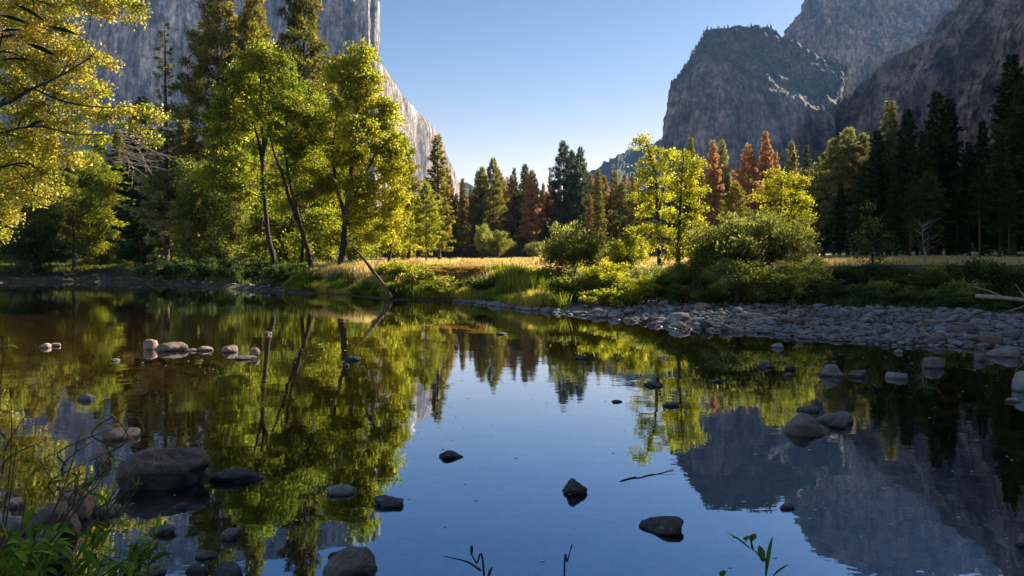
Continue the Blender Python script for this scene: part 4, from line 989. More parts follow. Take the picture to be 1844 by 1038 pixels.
S = [  # kind, variant, px, top, base, depth, half width, material, label
 ('willow', 0, 1035, 402, 500, 41, 44, 'willow', "round grey-green willow standing alone before the golden meadow"),
 ('willow', 1, 1124, 432, 510, 38, 34, 'leaf_y', "small bright yellow-green round willow left of the yellow-green pair"),
 ('willow', 2, 1178, 466, 520, 35.5, 40, 'willow', "low grey-green willow at the foot of the airy yellow-green tree"),
 ('willow', 0, 1320, 388, 555, 31.5, 62, 'willow', "biggest dark rounded willow above the gravel bar, its left half"),
 ('willow', 1, 1398, 392, 555, 32.5, 66, 'willow', "tall grey-green willow joined to the right side of the biggest one"),
 ('willow', 2, 1440, 440, 560, 31, 38, 'leaf_d', "dim willow at the right foot of the two biggest willows"),
 ('willow', 1, 1262, 470, 550, 31, 36, 'leaf_d', "dark green willow under the right yellow-green tree"),
 ('low', 0, 1228, 500, 555, 30.5, 40, 'shade_leaf', "low dark shrub by the stones under the yellow-green pair"),
 ('low', 1, 1360, 502, 560, 29, 34, 'willow', "small pale shrub in front of the biggest willow"),
 ('willow', 0, 1295, 425, 530, 36, 40, 'leaf_y', "yellowish bush catching sun left of the biggest willow"),
 ('willow', 2, 1345, 365, 500, 44, 50, 'leaf_d', "olive bush with a high crown behind the biggest willow"),
 ('low', 0, 985, 486, 530, 40, 46, 'leaf', "low green bush left of the round grey-green willow"),
 ('low', 1, 1075, 492, 545, 36, 44, 'leaf', "low green bush below the round grey-green willow"),
 ('low', 0, 1130, 505, 552, 33, 40, 'leaf_d', "low shrub above the pebbles left of the yellow-green pair"),
 ('low', 1, 1015, 505, 545, 37, 40, 'leaf_y', "low sunlit yellow-green bush just above the pebbles"),
 ('willow', 1, 868, 408, 465, 165, 13, 'willow', "pale yellow-green pointed shrub across the meadow"),
 ('willow', 0, 896, 416, 465, 168, 19, 'leaf_d', "rounder green shrub right of the pale one across the meadow"),
 ('willow', 2, 962, 430, 465, 175, 14, 'willow', "small pale shrub under the rust-red fir of the far line"),
 ('low', 0, 775, 478, 505, 50, 36, 'leaf', "dark green bush on the bank right of the leaning log"),
 ('low', 1, 715, 472, 515, 47, 28, 'leaf_y', "yellow-green bush directly behind the leaning dead log"),
 ('low', 1, 838, 480, 510, 47, 54, 'rust_leaf', "rusty brown low bush at the meadow's near edge"),
 ('low', 0, 895, 481, 512, 45, 46, 'rust_leaf', "rusty bush right beside the other at the meadow edge"),
 ('low', 0, 755, 490, 530, 45, 30, 'grass', "low green clump at the waterline right of the leaning log"),
 ('low', 1, 810, 500, 535, 43, 40, 'grass', "wide low green clump above the waterline beneath the rusty bushes"),
 ('low', 0, 870, 505, 540, 41, 34, 'shade_leaf', "deep green clump above the first sunlit pebbles"),
 ('low', 1, 560, 475, 495, 66, 26, 'shade_leaf', "shady bush at the foot of the leaning twin trunks"),
 ('low', 0, 505, 480, 500, 62, 26, 'shade_leaf', "dark bush behind the tip of the grassy point"),
 ('low', 1, 430, 472, 500, 68, 34, 'shade_leaf', "dark bush at the foot of the straight forked tree"),
 ('low', 0, 365, 470, 500, 74, 36, 'shade_leaf', "dark bush beneath the understory trees above the stony margin"),
 ('low', 1, 300, 468, 500, 78, 34, 'shade_leaf', "dark bush right of the thick dark conifer's trunk"),
 ('willow', 0, 245, 430, 490, 84, 26, 'shade_leaf', "dark upright bush at the thick conifer's trunk"),
 ('willow', 1, 50, 415, 480, 100, 40, 'shade_leaf', "big dark shrub at the water's far left"),
 ('willow', 2, 95, 430, 480, 104, 28, 'shade_leaf', "dark shrub beside the slender conifer at far left"),
 ('low', 0, 205, 462, 485, 118, 26, 'leaf_y', "sunlit yellow-green ground bush in the left clearing"),
 ('low', 1, 160, 464, 485, 122, 18, 'leaf_a', "golden low bush at the left of the clearing"),
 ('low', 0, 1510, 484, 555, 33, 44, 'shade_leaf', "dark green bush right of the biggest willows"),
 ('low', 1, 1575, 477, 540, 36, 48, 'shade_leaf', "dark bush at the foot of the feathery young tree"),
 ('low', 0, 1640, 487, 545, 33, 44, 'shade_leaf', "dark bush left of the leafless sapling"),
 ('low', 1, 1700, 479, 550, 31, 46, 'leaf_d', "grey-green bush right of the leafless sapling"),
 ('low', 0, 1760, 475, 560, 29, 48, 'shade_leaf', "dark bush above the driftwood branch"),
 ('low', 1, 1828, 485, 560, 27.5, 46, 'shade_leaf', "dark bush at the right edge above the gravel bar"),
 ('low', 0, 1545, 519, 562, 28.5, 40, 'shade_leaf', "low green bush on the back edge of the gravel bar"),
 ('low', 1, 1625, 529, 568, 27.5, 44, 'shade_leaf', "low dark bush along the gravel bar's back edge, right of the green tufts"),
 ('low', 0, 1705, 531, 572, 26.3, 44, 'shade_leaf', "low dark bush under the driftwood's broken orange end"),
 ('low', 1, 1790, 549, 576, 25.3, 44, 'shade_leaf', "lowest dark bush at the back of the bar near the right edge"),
]
S += [
 ('willow', 0, 1090, 470, 545, 33.5, 36, 'leaf_y', "sunny rounded bush between the two small round willows"),
 ('willow', 2, 945, 476, 535, 42, 40, 'leaf', "leafy green bush at the left end of the tall reeds"),
 ('willow', 1, 1205, 478, 552, 31.5, 34, 'willow', "grey-green bush at the trunks of the yellow-green pair"),
 ('willow', 0, 1160, 500, 555, 31, 30, 'leaf', "small leafy bush at the stones left of the yellow-green trunks"),
 ('willow', 2, 1270, 505, 557, 29.2, 34, 'leaf_d', "dusky bush touching the stones below the right yellow-green trunk"),
 ('willow', 1, 1330, 470, 556, 29.3, 44, 'willow', "front bush of the biggest willow clump, down at the stones"),
 ('willow', 0, 1410, 472, 558, 28.8, 46, 'leaf_d', "dim front bush under the tall grey-green willow"),
 ('willow', 2, 1475, 490, 560, 28.5, 36, 'shade_leaf', "dark bush ending the big willow clump on its right"),
 ('low', 0, 1040, 500, 552, 33.5, 44, 'leaf_d', "low leafy mound above the pebbles under the round grey-green willow"),
 ('low', 1, 1095, 522, 560, 31, 40, 'leaf', "lowest green mound at the pebbles in the sun"),
 ('low', 0, 1660, 501, 560, 30, 50, 'shade_leaf', "broad dark bush below the leafless sapling"),
 ('low', 1, 1735, 507, 566, 28, 50, 'leaf_d', "broad dim bush right of the sapling, above the driftwood"),
 ('low', 0, 1600, 509, 560, 30, 46, 'leaf_d', "dim mounded bush below the feathery young tree"),
 ('low', 1, 1860, 529, 572, 25.5, 40, 'shade_leaf', "dark bush cut by the right edge behind the driftwood"),
]
for row in S: shrub(*row)
_r = random.Random(4)
for k in range(34):                                                 # brush along the far edge of the meadow
    shrub('low', k, 640 + k * 15.5 + _r.uniform(-6, 6), _r.uniform(440, 452), 465, _r.uniform(205, 220), _r.uniform(13, 20), _r.choice(['leaf_d', 'fir_olive', 'shade_leaf']), "low dark brush at the foot of the far trees, edging the meadow", "brush along the far meadow edge", name="low_brush")

def bare_sapling():
    rng = rng_(9); d = 37; x = (1663 - 922) / FPX * d; b = gz(x, d)
    e_ = empty("bare_sapling", (x, d, b), "leafless pale sapling standing before the shaded meadow", "tree")
    mb = MB(); tube(mb, smooth_line([(0, 0, 0), (0.05, 0, 0.9), (-0.05, 0, 1.9), (0.02, 0, 2.6)], 5), np.linspace(0.035, 0.012, 16), 5)
    mb.build("trunk", M['bark_pale'], e_, True); mb = MB()
    for k in range(34):
        z = rng.uniform(0.9, 2.5); a = rng.uniform(0, 6.28); L = rng.uniform(0.4, 1.0)
        p = np.array([0, 0, z]); q = p + np.array([math.cos(a) * L, math.sin(a) * L, L * rng.uniform(0.2, 0.9)])
        tube(mb, smooth_line([p, (p + q) / 2 + rng.normal(0, 0.06, 3), q], 4), np.linspace(0.012, 0.004, 9), 3)
    mb.build("twigs", M['bark_pale'], e_, True)
bare_sapling()

# ------------------------------------------------------------------ dead wood
def log(name, label, pts, r, mat, branches=(), cat="log"):
    org = np.array(pts[0])
    e_ = empty(name, tuple(org), label, cat); mb = MB()
    P = smooth_line([np.array(p) - org for p in pts], 6); rng = rng_(int(abs(org[0]) * 100))
    rad = np.linspace(r[0], r[1], len(P)) * rng.uniform(0.85, 1.15, len(P))
    tube(mb, P, rad, 9); 
    for k in (0, -1):                                               # closed broken ends
        c = P[k]; a = np.arange(9) / 9 * 6.283
        T_ = norm(P[1] - P[0] if k == 0 else P[-1] - P[-2]); A = norm(np.cross(T_, [0, 0.3, 1.0])); B = np.cross(T_, A)
        ring = c + rad[k] * (np.cos(a)[:, None] * A + np.sin(a)[:, None] * B)
        mb.add(np.vstack([ring, c + T_ * (0.02 if k else -0.02)]), np.array([[i, (i + 1) % 9, 9] for i in range(9)]))
    mb.build("trunk", M[mat], e_, True)
    for b in branches:
        m2 = MB(); Q = smooth_line([np.array(p) - org for p in b[0]], 5); tube(m2, Q, np.linspace(b[1], b[1] * 0.4, len(Q)), 5)
        m2.build("branch", M[mat], e_, True)
    return e_
log("leaning_log", "dead bare trunk leaning out of the bank over the water at the grassy point", [at(706, 538, 43), at(680, 500, 44), at(655, 467, 45), at(636, 446, 45.5)], (0.17, 0.06), 'bark',
    [([at(690, 513, 43.7), at(700, 525, 43), at(706, 540, 42.6)], 0.10), ([at(672, 490, 44.2), at(682, 470, 44.4), at(690, 462, 44.6)], 0.03)])
log("driftwood", "grey driftwood branch with a raw orange broken end above the gravel bar", [at(1757, 533, 23.0), at(1800, 536, 22.8), at(1850, 541, 22.6), at(1900, 545, 22.4)], (0.075, 0.05), 'bark_pale',
    [([at(1810, 537, 22.8), at(1780, 524, 22.9), at(1742, 514, 23)], 0.03), ([at(1850, 541, 22.6), at(1838, 525, 22.7), at(1828, 512, 22.7)], 0.03), ([at(1860, 541, 22.6), at(1840, 553, 22.3), at(1812, 561, 22.0)], 0.028)])
_fl = [at(-10, 486, 104), at(30, 486, 102), at(62, 487, 100)]
for p in _fl: p[2] = gz(p[0], p[1]) + 0.1
log("fallen_log", "thin fallen log lying along the waterline at the far left", _fl, (0.16, 0.09), 'bark_pale')
_tp = [(1118, 6.40), (1140, 6.50), (1152, 6.50), (1168, 6.58), (1186, 6.63), (1212, 6.76)]
log("floating_twig", "thin dark twig floating on the reflected sky near the butte's reflection", [np.array([(p - 922) / FPX * y, y, 0.002 + 0.003 * (k % 2)]) for k, (p, y) in enumerate(_tp)], (0.0065, 0.003), 'bark_dark',
    [([np.array([(1186 - 922) / FPX * 6.63, 6.63, 0.004]), np.array([(1200 - 922) / FPX * 6.66, 6.66, 0.012]), np.array([(1216 - 922) / FPX * 6.66, 6.66, 0.016])], 0.003)], cat="twig")

# ------------------------------------------------------------------ grass, uncountable
def grass(name, label, n, seed, px0, px1, fn, hgt, wid, mat, tilt=0.25, clump=5):
    rng = rng_(seed); px = rng.uniform(px0, px1, n); q = fn(rng, n, px)
    y = q; x = (px - 922) / FPX * y
    x = np.repeat(x, clump) + rng.normal(0, hgt * 0.28, n * clump); y = np.repeat(y, clump) + rng.normal(0, hgt * 0.28, n * clump)
    z = ground_z(x, y); ok = z > 0.05; x, y, z = x[ok], y[ok], z[ok]
    g = 0.45 + 0.8 * (0.5 + 0.6 * fbm(np.stack([x, y, y * 0], 1) * 0.8, 2, seed))
    h = hgt * g * rng.uniform(0.6, 1.25, len(x))
    D = np.stack([rng.normal(0, tilt, len(x)), rng.normal(0, tilt, len(x)), np.ones(len(x))], 1)
    mb = MB(); tint = np.clip(0.42 + 0.38 * fbm(np.stack([x, y, y * 0], 1) * 0.55, 3, seed + 3) + rng.normal(0, 0.13, len(x)), 0, 1)
    blades(mb, np.stack([x, y, z - 0.03], 1), D, h, wid, rng, tint)
    tag(mb.build(name, M[mat]), label, "grass", kind="stuff")
shoreD = lambda px: np.interp(px, SHORE_PX, SHORE_D)
grass("bank_grass", "long green grass hanging over the sunlit bank", 8000, 1, 515, 1010, lambda r, n, px: shoreD(px) + 0.6 + np.abs(r.normal(0, 1.6, n)), 0.6, 0.05, 'grass', 0.32)
grass("tall_reeds", "tall bright green grass and reeds above the pebbles in the sun", 2600, 2, 890, 1120, lambda r, n, px: shoreD(px) + 5.0 + 3.5 * r.random(n), 0.95, 0.055, 'grass', 0.22)
grass("shade_grass", "dark green grass along the back edge of the gravel bar", 5000, 3, 1130, 1900, lambda r, n, px: shoreD(px) + 8.3 + 8 * r.random(n), 0.42, 0.05, 'shade_leaf', 0.35)
grass("dry_grass", "golden dry grass crowning the grassy point", 6000, 4, 560, 930, lambda r, n, px: shoreD(px) + 4.5 + 9 * r.random(n), 0.6, 0.045, 'grass_gold', 0.25)
grass("meadow_grass", "golden dry grass of the wide meadow", 16000, 5, 690, 1470, lambda r, n, px: 50 + 150 * r.random(n) ** 1.3, 0.55, 0.09, 'grass_gold', 0.25)
grass("meadow_grass", "dull green grass of the shaded meadow on the right", 7000, 6, 1440, 1900, lambda r, n, px: 40 + 70 * r.random(n) ** 1.2, 0.40, 0.07, 'grass_gold', 0.25)
grass("bar_weeds", "sparse weeds growing between the stones of the gravel bar", 160, 8, 1150, 1860, lambda r, n, px: shoreD(px) + 3 + 6 * r.random(n) ** 0.6, 0.30, 0.022, 'shade_leaf', 0.45, 9)
grass("wood_grass", "sparse undergrowth on the floor of the left wood", 9000, 7, -60, 640, lambda r, n, px: shoreD(px) + 4 + 30 * r.random(n), 0.6, 0.09, 'leaf_d', 0.4)
# ------------------------------------------------------------------ stones
def ico(sub):
    bm = bmesh.new(); bmesh.ops.create_icosphere(bm, subdivisions=sub, radius=1.0)
    V = np.array([v.co[:] for v in bm.verts]); F = np.array([[v.index for v in f.verts] for f in bm.faces]); bm.free()
    return V, F
_ICO = {k: ico(k) for k in (2, 3, 4, 5)}
def stone_shape(seed, sub=3, facets=11, rough=0.11, round_=0.05, boxy=1.0):
    rng = rng_(seed); V, F = _ICO[sub]; U = V.copy()
    r = np.ones(len(U))
    for k in range(facets):                                         # worn planes cut into the ball
        n = norm(rng.normal(size=3)); h = rng.uniform(0.55, 0.9)
        dt = U @ n
        lim = h / np.maximum(dt, 1e-3)
        r = np.where(dt > 0.15, np.minimum(r, lim * (1 - round_) + np.minimum(r, lim) * round_), r)
    r = r + rough * fbm(U * 1.4 + seed, 3, seed) + 0.3 * rough * fbm(U * 5 + seed, 3, seed + 1)
    Q = U * r[:, None]
    if boxy != 1.0: Q = np.sign(Q) * np.abs(Q) ** boxy
    return Q, F
def stone_data(seed, mat, **kw):
    V, F = stone_shape(seed, **kw); mb = MB(); mb.add(V, F, (seed * 0.377) % 1.0)
    return mb.mesh("stone", [M[mat]], True)
def stone(px, pw, w, h, label, mat='stone', seed=1, sub=4, depth=None, sink=0.45, rz=None, name="stone", tilt=(0, 0), facets=12, rough=0.13, group=None, dz=0.0, boxy=0.95):
    """px: centre column, pw: waterline row at its foot, w/h: visible width and height in pixels of the photograph."""
    d = depth if depth else 2 * FPX / (pw - HOR)
    W_ = w / FPX * d; D_ = W_ * 0.72; d = d + D_ * 0.35
    H_ = h * (0.78 if depth is None else 1.0) / FPX * d
    hz = H_ / (2 - 2 * sink) if sink < 1 else H_
    x = (px - 922) / FPX * d
    z = (0.0 if depth is None else gz(x, d)) + H_ - hz + dz
    o = link(name, stone_data(seed, mat, sub=sub, facets=facets, rough=rough, boxy=boxy))
    o.location = (x, d, z); o.scale = (W_ / 2 * 1.04, D_ / 2, hz * 1.05)
    o.rotation_euler = (tilt[0], tilt[1], rz if rz is not None else (seed * 0.61) % 0.8 - 0.4)
    return tag(o, label, "stone" if name == "stone" else "boulder", group)

# left group, in the sun
stone(270, 630, 27, 24, "upright pinkish stone at the left end of the row in the left water", 'stone_pink', 1)
stone(314, 633, 60, 20, "longest rounded stone of the row in the left water", 'stone_brown', 2)
stone(372, 632, 32, 10, "flat low stone in the middle of the row in the left water", 'stone_brown', 3)
stone(345, 633, 22, 6, "tiny flat stone touching the longest one of the row", 'stone_brown', 33)
stone(411, 635, 38, 18, "egg-shaped pinkish stone near the right end of the row", 'stone_pink', 4)
stone(458, 643, 22, 20, "small upright stone standing at the right end of the row", 'stone_brown', 5)
stone(440, 648, 44, 9, "flat stone lying under the small upright one", 'stone_brown', 6)
stone(80, 627, 24, 10, "small warm-lit stone, left of a pair in the far left water", 'stone_pink', 7)
stone(102, 624, 20, 8, "small pale stone, right of a pair in the far left water", 'stone_pink', 8)
stone(207, 651, 15, 6, "tiny stone alone left of the row in the left water", 'stone_brown', 9)
stone(636, 650, 30, 9, "flat dark stone under the leaning log's reflection", 'stone_dark', 10)
stone(625, 660, 13, 5, "tiny dark stone just below the flat one in the left reflection", 'stone_dark', 109)
stone(482, 603, 14, 8, "small pale stone right of and beyond the row", 'stone_brown', 110)
stone(155, 722, 36, 17, "pale broken stone in the yellow reflection at left", 'stone_pale', 11)
# foreground left
stone(303, 880, 156, 76, "largest boulder, brown and flat topped, in the left foreground water", 'stone_boulder', 12, sub=5, name="boulder", rz=0.15, facets=12, rough=0.15, sink=0.48, boxy=0.84)
stone(426, 870, 104, 26, "long flat dark stone right of the largest boulder", 'stone_dark', 13, sub=4, rz=0.05)
stone(220, 792, 66, 24, "flat pale-topped stone behind the largest boulder", 'stone_brown', 14, sub=4)
stone(187, 836, 44, 34, "angular stone with pinkish faces left of the largest boulder", 'stone_pink', 15, sub=4, facets=12, rough=0.15)
stone(146, 932, 92, 62, "pinkish boulder behind the rounded grey one in the left corner", 'stone_pink', 16, sub=4, name="boulder")
stone(106, 975, 98, 68, "rounded grey-brown boulder in the bottom left corner", 'stone_brown', 17, sub=4, name="boulder")
stone(192, 930, 62, 22, "low brown stone right of the pinkish boulder", 'stone_brown', 18, sub=4)
stone(72, 985, 56, 38, "small boulder tucked left of the rounded grey-brown one", 'stone', 19, sub=4)
stone(22, 965, 60, 40, "pale grey boulder at the left edge among the stems", 'stone_pale', 20, sub=4)
stone(30, 915, 40, 24, "small reddish stone among the stems at the left edge", 'stone_pink', 120, sub=3)
stone(294, 964, 52, 17, "flat grey-topped stone in front of the largest boulder", 'stone', 21, sub=4)
stone(326, 918, 26, 12, "small dark wet stone at the front of the largest boulder", 'stone_dark', 22)
stone(416, 972, 32, 22, "pale ring-marked stone just under the water below the flat log-like stone", 'stone_pale', 23)
stone(372, 1006, 44, 14, "brown half-sunk stone left of the bottom stones", 'stone_brown', 24)
stone(416, 1044, 58, 30, "rounded stone cut by the bottom edge right of the leafy herbs", 'stone', 25, sub=4)
stone(358, 1040, 46, 20, "dark wet stone at the bottom edge beside the leaf tips", 'stone_dark', 26, sub=4)
stone(268, 1042, 76, 24, "wide flat stone at the bottom edge among the leaves", 'stone', 27, sub=4)
stone(85, 1025, 80, 50, "grey stone half buried under the leaves at bottom left", 'stone', 127, sub=4)
# middle
stone(610, 892, 60, 20, "flat grey stone under the reflected yellow tree", 'stone', 28, sub=4)
stone(700, 914, 64, 20, "dark flat stone at the edge of the sky reflection", 'stone_dark', 29, sub=4)
stone(812, 826, 42, 14, "small dark pointed stone alone in the reflected sky", 'stone_dark', 30, sub=4)
stone(1032, 890, 52, 33, "domed dark brown stone in the middle of the reflected sky", 'stone_dark', 31, sub=4)
stone(1197, 962, 86, 28, "broad low brown stone right of centre near the bottom", 'stone_dark', 32, sub=4)
stone(634, 1042, 96, 52, "big rounded brown boulder at the bottom edge left of centre", 'stone_brown', 34, sub=5, name="boulder")
stone(600, 1006, 22, 14, "small dark stone behind the big bottom boulder", 'stone_dark', 35)
# right
def hull_stone(name, label, pts, mat, seed, sub=3, rough=0.012, d0=8.2):
    """an angular boulder: the hull of hand-placed corners, bevelled and roughened"""
    bm = bmesh.new(); org = np.mean(np.array(pts), 0); org[2] = 0.0
    for p in pts: bm.verts.new(tuple(np.array(p) - org))
    bmesh.ops.convex_hull(bm, input=bm.verts)
    bmesh.ops.bevel(bm, geom=list(bm.edges), offset=0.022, segments=2, affect='EDGES', profile=0.6)
    bmesh.ops.triangulate(bm, faces=bm.faces)
    for _ in range(sub):
        bmesh.ops.subdivide_edges(bm, edges=[e_ for e_ in bm.edges if e_.calc_length() > 0.035], cuts=1); bmesh.ops.triangulate(bm, faces=bm.faces)
    bm.normal_update(); V = np.array([v.co[:] for v in bm.verts]); Nn = np.array([v.normal[:] for v in bm.verts]); F = np.array([[v.index for v in f.verts] for f in bm.faces] if True else 0)
    bm.free()
    V = V + Nn * (rough * fbm(V * 9 + seed, 4, seed))[:, None]
    mb = MB(); mb.add(V, F, 0.3); o = mb.build(name, M[mat], smooth=True); o.location = org
    return tag(o, label, "boulder")
hull_stone("boulder", "wedge-shaped dark boulder with a slanted flat face, largest of the right-hand cluster",
    [at(1409, 783, 8.2), at(1412, 770, 8.3), at(1436, 741, 8.5), at(1452, 744, 8.55), at(1496, 777, 8.25), at(1494, 786, 8.15), at(1462, 787, 8.0), at(1447, 762, 8.1), at(1410, 800, 8.3), at(1500, 800, 8.3), at(1450, 800, 8.8), at(1490, 772, 8.6)], 'stone_boulder', 36)
stone(1456, 742, 38, 13, "flat pale stone on the far side of the right-hand cluster", 'stone', 37)
stone(1509, 764, 76, 27, "long pale rounded stone of the right-hand cluster", 'stone', 38, sub=4)
stone(1505, 771, 40, 17, "small dark stone wedged in the right-hand cluster", 'stone_dark', 39)
stone(1500, 679, 44, 27, "peaked pale grey stone in the dark right water", 'stone_pale', 40, facets=10)
stone(1545, 680, 38, 15, "low brown stone right of the peaked pale grey one", 'stone_brown', 41)
stone(1615, 683, 35, 18, "pale rounded stone between the peaked ones in the dark right water", 'stone_pale', 42)
stone(1678, 664, 46, 25, "peaked brownish-grey stone left of the ones near the bar", 'stone', 43, facets=10)
stone(1376, 663, 42, 13, "dark flat oblong stone in the yellow reflection", 'stone_dark', 44)
stone(1420, 667, 22, 11, "small dark stone right of the oblong one", 'stone_dark', 45)
stone(1418, 678, 16, 7, "tiny pale stone below the small dark one", 'stone', 145)
stone(1178, 697, 38, 9, "flat dark stone at the tip of the reflected yellow tree", 'stone_dark', 46)
stone(1210, 732, 40, 9, "flat grey stone on the reflected yellow tree", 'stone', 47)
stone(1110, 725, 20, 5, "tiny flat stone in the pale reflected sky", 'stone_dark', 48)
stone(1292, 689, 24, 6, "thin flat stone on the reflected orange tree", 'stone_dark', 49)
stone(1842, 706, 34, 46, "tall pale stone cut by the right edge", 'stone_pale', 50, sub=4)
stone(1822, 725, 34, 7, "thin flat pale stone below the right-edge one", 'stone_pale', 51)
stone(1767, 651, 34, 21, "rounded grey stone in the water just off the bar, beside a bigger one", 'stone', 52)
stone(1808, 644, 54, 26, "bigger rounded stone off the bar near the right edge", 'stone', 53, sub=4)
stone(1402, 627, 24, 12, "small pale stone just off the bar's left shore", 'stone_pale', 54)
stone(1436, 626, 15, 4, "tiny flat stone right of the one off the bar's left shore", 'stone', 55)
stone(1618, 636, 18, 8, "small pale stone off the middle of the bar", 'stone_pale', 56)
stone(1048, 647, 28, 8, "flat dark stone among the reflected far pines", 'stone_dark', 57)
stone(901, 603, 22, 6, "small dark stone in the reflected golden meadow", 'stone_dark', 58)
stone(1418, 917, 30, 11, "pale flat stone on the butte's reflection near the bottom right", 'stone_pale', 59)
stone(1840, 985, 26, 30, "pale stone at the right edge near the bottom", 'stone_pale', 60)
stone(1265, 560, 34, 13, "orange-brown stone on the back edge of the gravel bar", 'stone_pink', 61, depth=27.5, sink=0.2)
stone(1418, 585, 38, 14, "brown stone standing out on the left half of the gravel bar", 'stone_brown', 62, depth=22.5, sink=0.2)
stone(1780, 612, 60, 20, "largest brown stone on the gravel bar near the right edge", 'stone_brown', 63, depth=17.6, sink=0.2, sub=4)
stone(1720, 595, 50, 17, "flat brown stone right of the bar's middle", 'stone_brown', 64, depth=19.5, sink=0.2)

# the gravel bar: nearest stones one by one, the rest as one mass
PEB = [stone_data(700 + k, ('gravel', 'gravel', 'stone_dark', 'stone_brown', 'gravel', 'stone_pale')[k % 6], sub=2 if k % 2 else 3) for k in range(12)]
def bar_stones():
    rng = rng_(321); cand = []
    for k in range(8200):
        px = rng.uniform(860, 2150); D = float(shoreD(px)); wbar = 8.6 if px > 1010 else 1.0 + 7.5 * max(0, (px - 900) / 110.0)
        q = rng.uniform(-0.05, 1) * wbar if px > 930 else rng.uniform(-0.1, max(1.2, wbar))
        y = D + q; x = (px - 922) / FPX * y; r = 0.050 * math.exp(rng.normal(0, 0.55)) + 0.018
        cand.append((r / y, x, y, r))
    for k in range(900):
        px = rng.uniform(820, 1110); D = float(shoreD(px)); w = 1.6 + 3.0 * max(0, (px - 820) / 290.0)
        y = D + rng.uniform(-0.15, w); x = (px - 922) / FPX * y; r = 0.075 * math.exp(rng.normal(0, 0.5)) + 0.02; cand.append((r / y, x, y, r))
    for k in range(170):                                            # stony margin under the left wood and the far left
        px = rng.uniform(-20, 540); D = float(shoreD(px)); w = 4.0 if px > 280 else 2.0
        y = D + rng.uniform(-0.4, w); x = (px - 922) / FPX * y; cand.append((0.5 * 0.2 / y, x, y, 0.13 * math.exp(rng.normal(0, 0.4))))
    cand.sort(key=lambda c: -c[0] + (9 if c[1] > 0.755 * c[2] else 0))
    for k, (s, x, y, r) in enumerate(cand[:270]):
        o = link("bar_stone", PEB[k % len(PEB)])
        z = max(gz(x, y), -0.04)
        o.location = (x, y, z + r * 0.28); o.scale = (r * rng.uniform(1.0, 1.5), r * rng.uniform(0.8, 1.1), r * rng.uniform(0.4, 0.7)); o.rotation_euler = (rng.normal(0, 0.2), rng.normal(0, 0.2), rng.uniform(0, 6.28))
        tag(o, "rounded grey cobble on the gravel bar by the right bank", "stone", "cobbles of the gravel bar")
    mb = MB(); 
    for (s, x, y, r) in cand[270:]:
        V, F = stone_shape(int(rng.integers(1, 40)), sub=2, facets=5)
        a = rng.uniform(0, 6.28); c_, s_ = math.cos(a), math.sin(a)
        V = V * np.array([r * rng.uniform(1.0, 1.5), r * rng.uniform(0.8, 1.1), r * rng.uniform(0.4, 0.7)])
        V = np.stack([V[:, 0] * c_ - V[:, 1] * s_, V[:, 0] * s_ + V[:, 1] * c_, V[:, 2]], 1)
        mb.add(V + np.array([x, y, max(gz(x, y), -0.04) + r * 0.25]), F, rng.random())
    tag(mb.build("gravel", M['gravel'], smooth=True), "countless grey pebbles of the gravel bar and stony margins", "gravel", kind="stuff")
bar_stones()
def bed_stones():
    rng = rng_(99); mb = MB()
    for k in range(900):
        y = rng.uniform(3.2, 17) if k < 600 else rng.uniform(3.2, 7); x = rng.uniform(-0.85, 0.8) * y if k < 600 else rng.uniform(-0.85, -0.2) * y
        z = gz(x, y)
        if z > 0: continue
        r = 0.09 * math.exp(rng.normal(0, 0.5)); top = min(r * 0.5, -z - 0.015)
        if top < 0.01: continue
        V, F = stone_shape(int(rng.integers(1, 40)), sub=2, facets=5)
        mb.add(V * np.array([r * 1.2, r, max(0.02, min(r * 0.6, -z * 0.8))]) + np.array([x, y, z]), F, rng.random())
    tag(mb.build("riverbed_stones", M['stone_bed'], smooth=True), "brown stones lying on the shallow riverbed", "stones", kind="stuff")
bed_stones()
def foam():
    rng = rng_(12); mb = MB(); m, t, out = mat_new("foam"); b = t.nodes.new("ShaderNodeBsdfDiffuse"); b.inputs[0].default_value = (0.45, 0.46, 0.46, 1); t.links.new(b.outputs[0], out.inputs[0])
    for k in range(300):
        y = rng.uniform(3.9, 18); px = rng.uniform(250, 1840); x = (px - 922) / FPX * y; r = rng.uniform(0.004, 0.013) * (0.6 + y / 12)
        a = np.arange(7) / 7 * 6.283; w = rng.uniform(0.6, 1.3, 7)
        V = np.stack([x + np.cos(a) * r * 1.5 * w, y + np.sin(a) * r * w, np.full(7, 0.003)], 1); V = np.vstack([V, [[x, y, 0.003 + r * 0.25]]])
        mb.add(V, np.array([[i, (i + 1) % 7, 7] for i in range(7)]))
    tag(mb.build("foam", m), "flecks of white foam drifting on the still water", "foam", kind="stuff")
foam()

# ------------------------------------------------------------------ plants close to the camera
def leaf_long(mb, p, d, L, w, rng, tint, droop=0.25):
    """a folded lance-shaped leaf with a bent midrib"""
    d = norm(np.array(d, float)); up = np.array([0, 0, 1.0]); s = np.cross(d, up); s = norm(s + rng.normal(0, 0.35, 3)); nrm = np.cross(s, d)
    ts = np.linspace(0, 1, 6); wd = w * np.sin(np.pi * np.clip(ts * 0.94 + 0.04, 0, 1)) ** 0.8
    mid = p + d * (ts * L)[:, None] - up * (droop * L * ts ** 2)[:, None]
    lf = mid + s * (wd / 2)[:, None] + nrm * (wd * 0.18)[:, None]; rt = mid - s * (wd / 2)[:, None] + nrm * (wd * 0.18)[:, None]
    V = np.vstack([lf, mid, rt]); F = []
    for i in range(5): F += [[i, i + 1, 7 + i, 6 + i], [6 + i, 7 + i, 13 + i, 12 + i]]
    mb.add(V, np.array(F), tint)
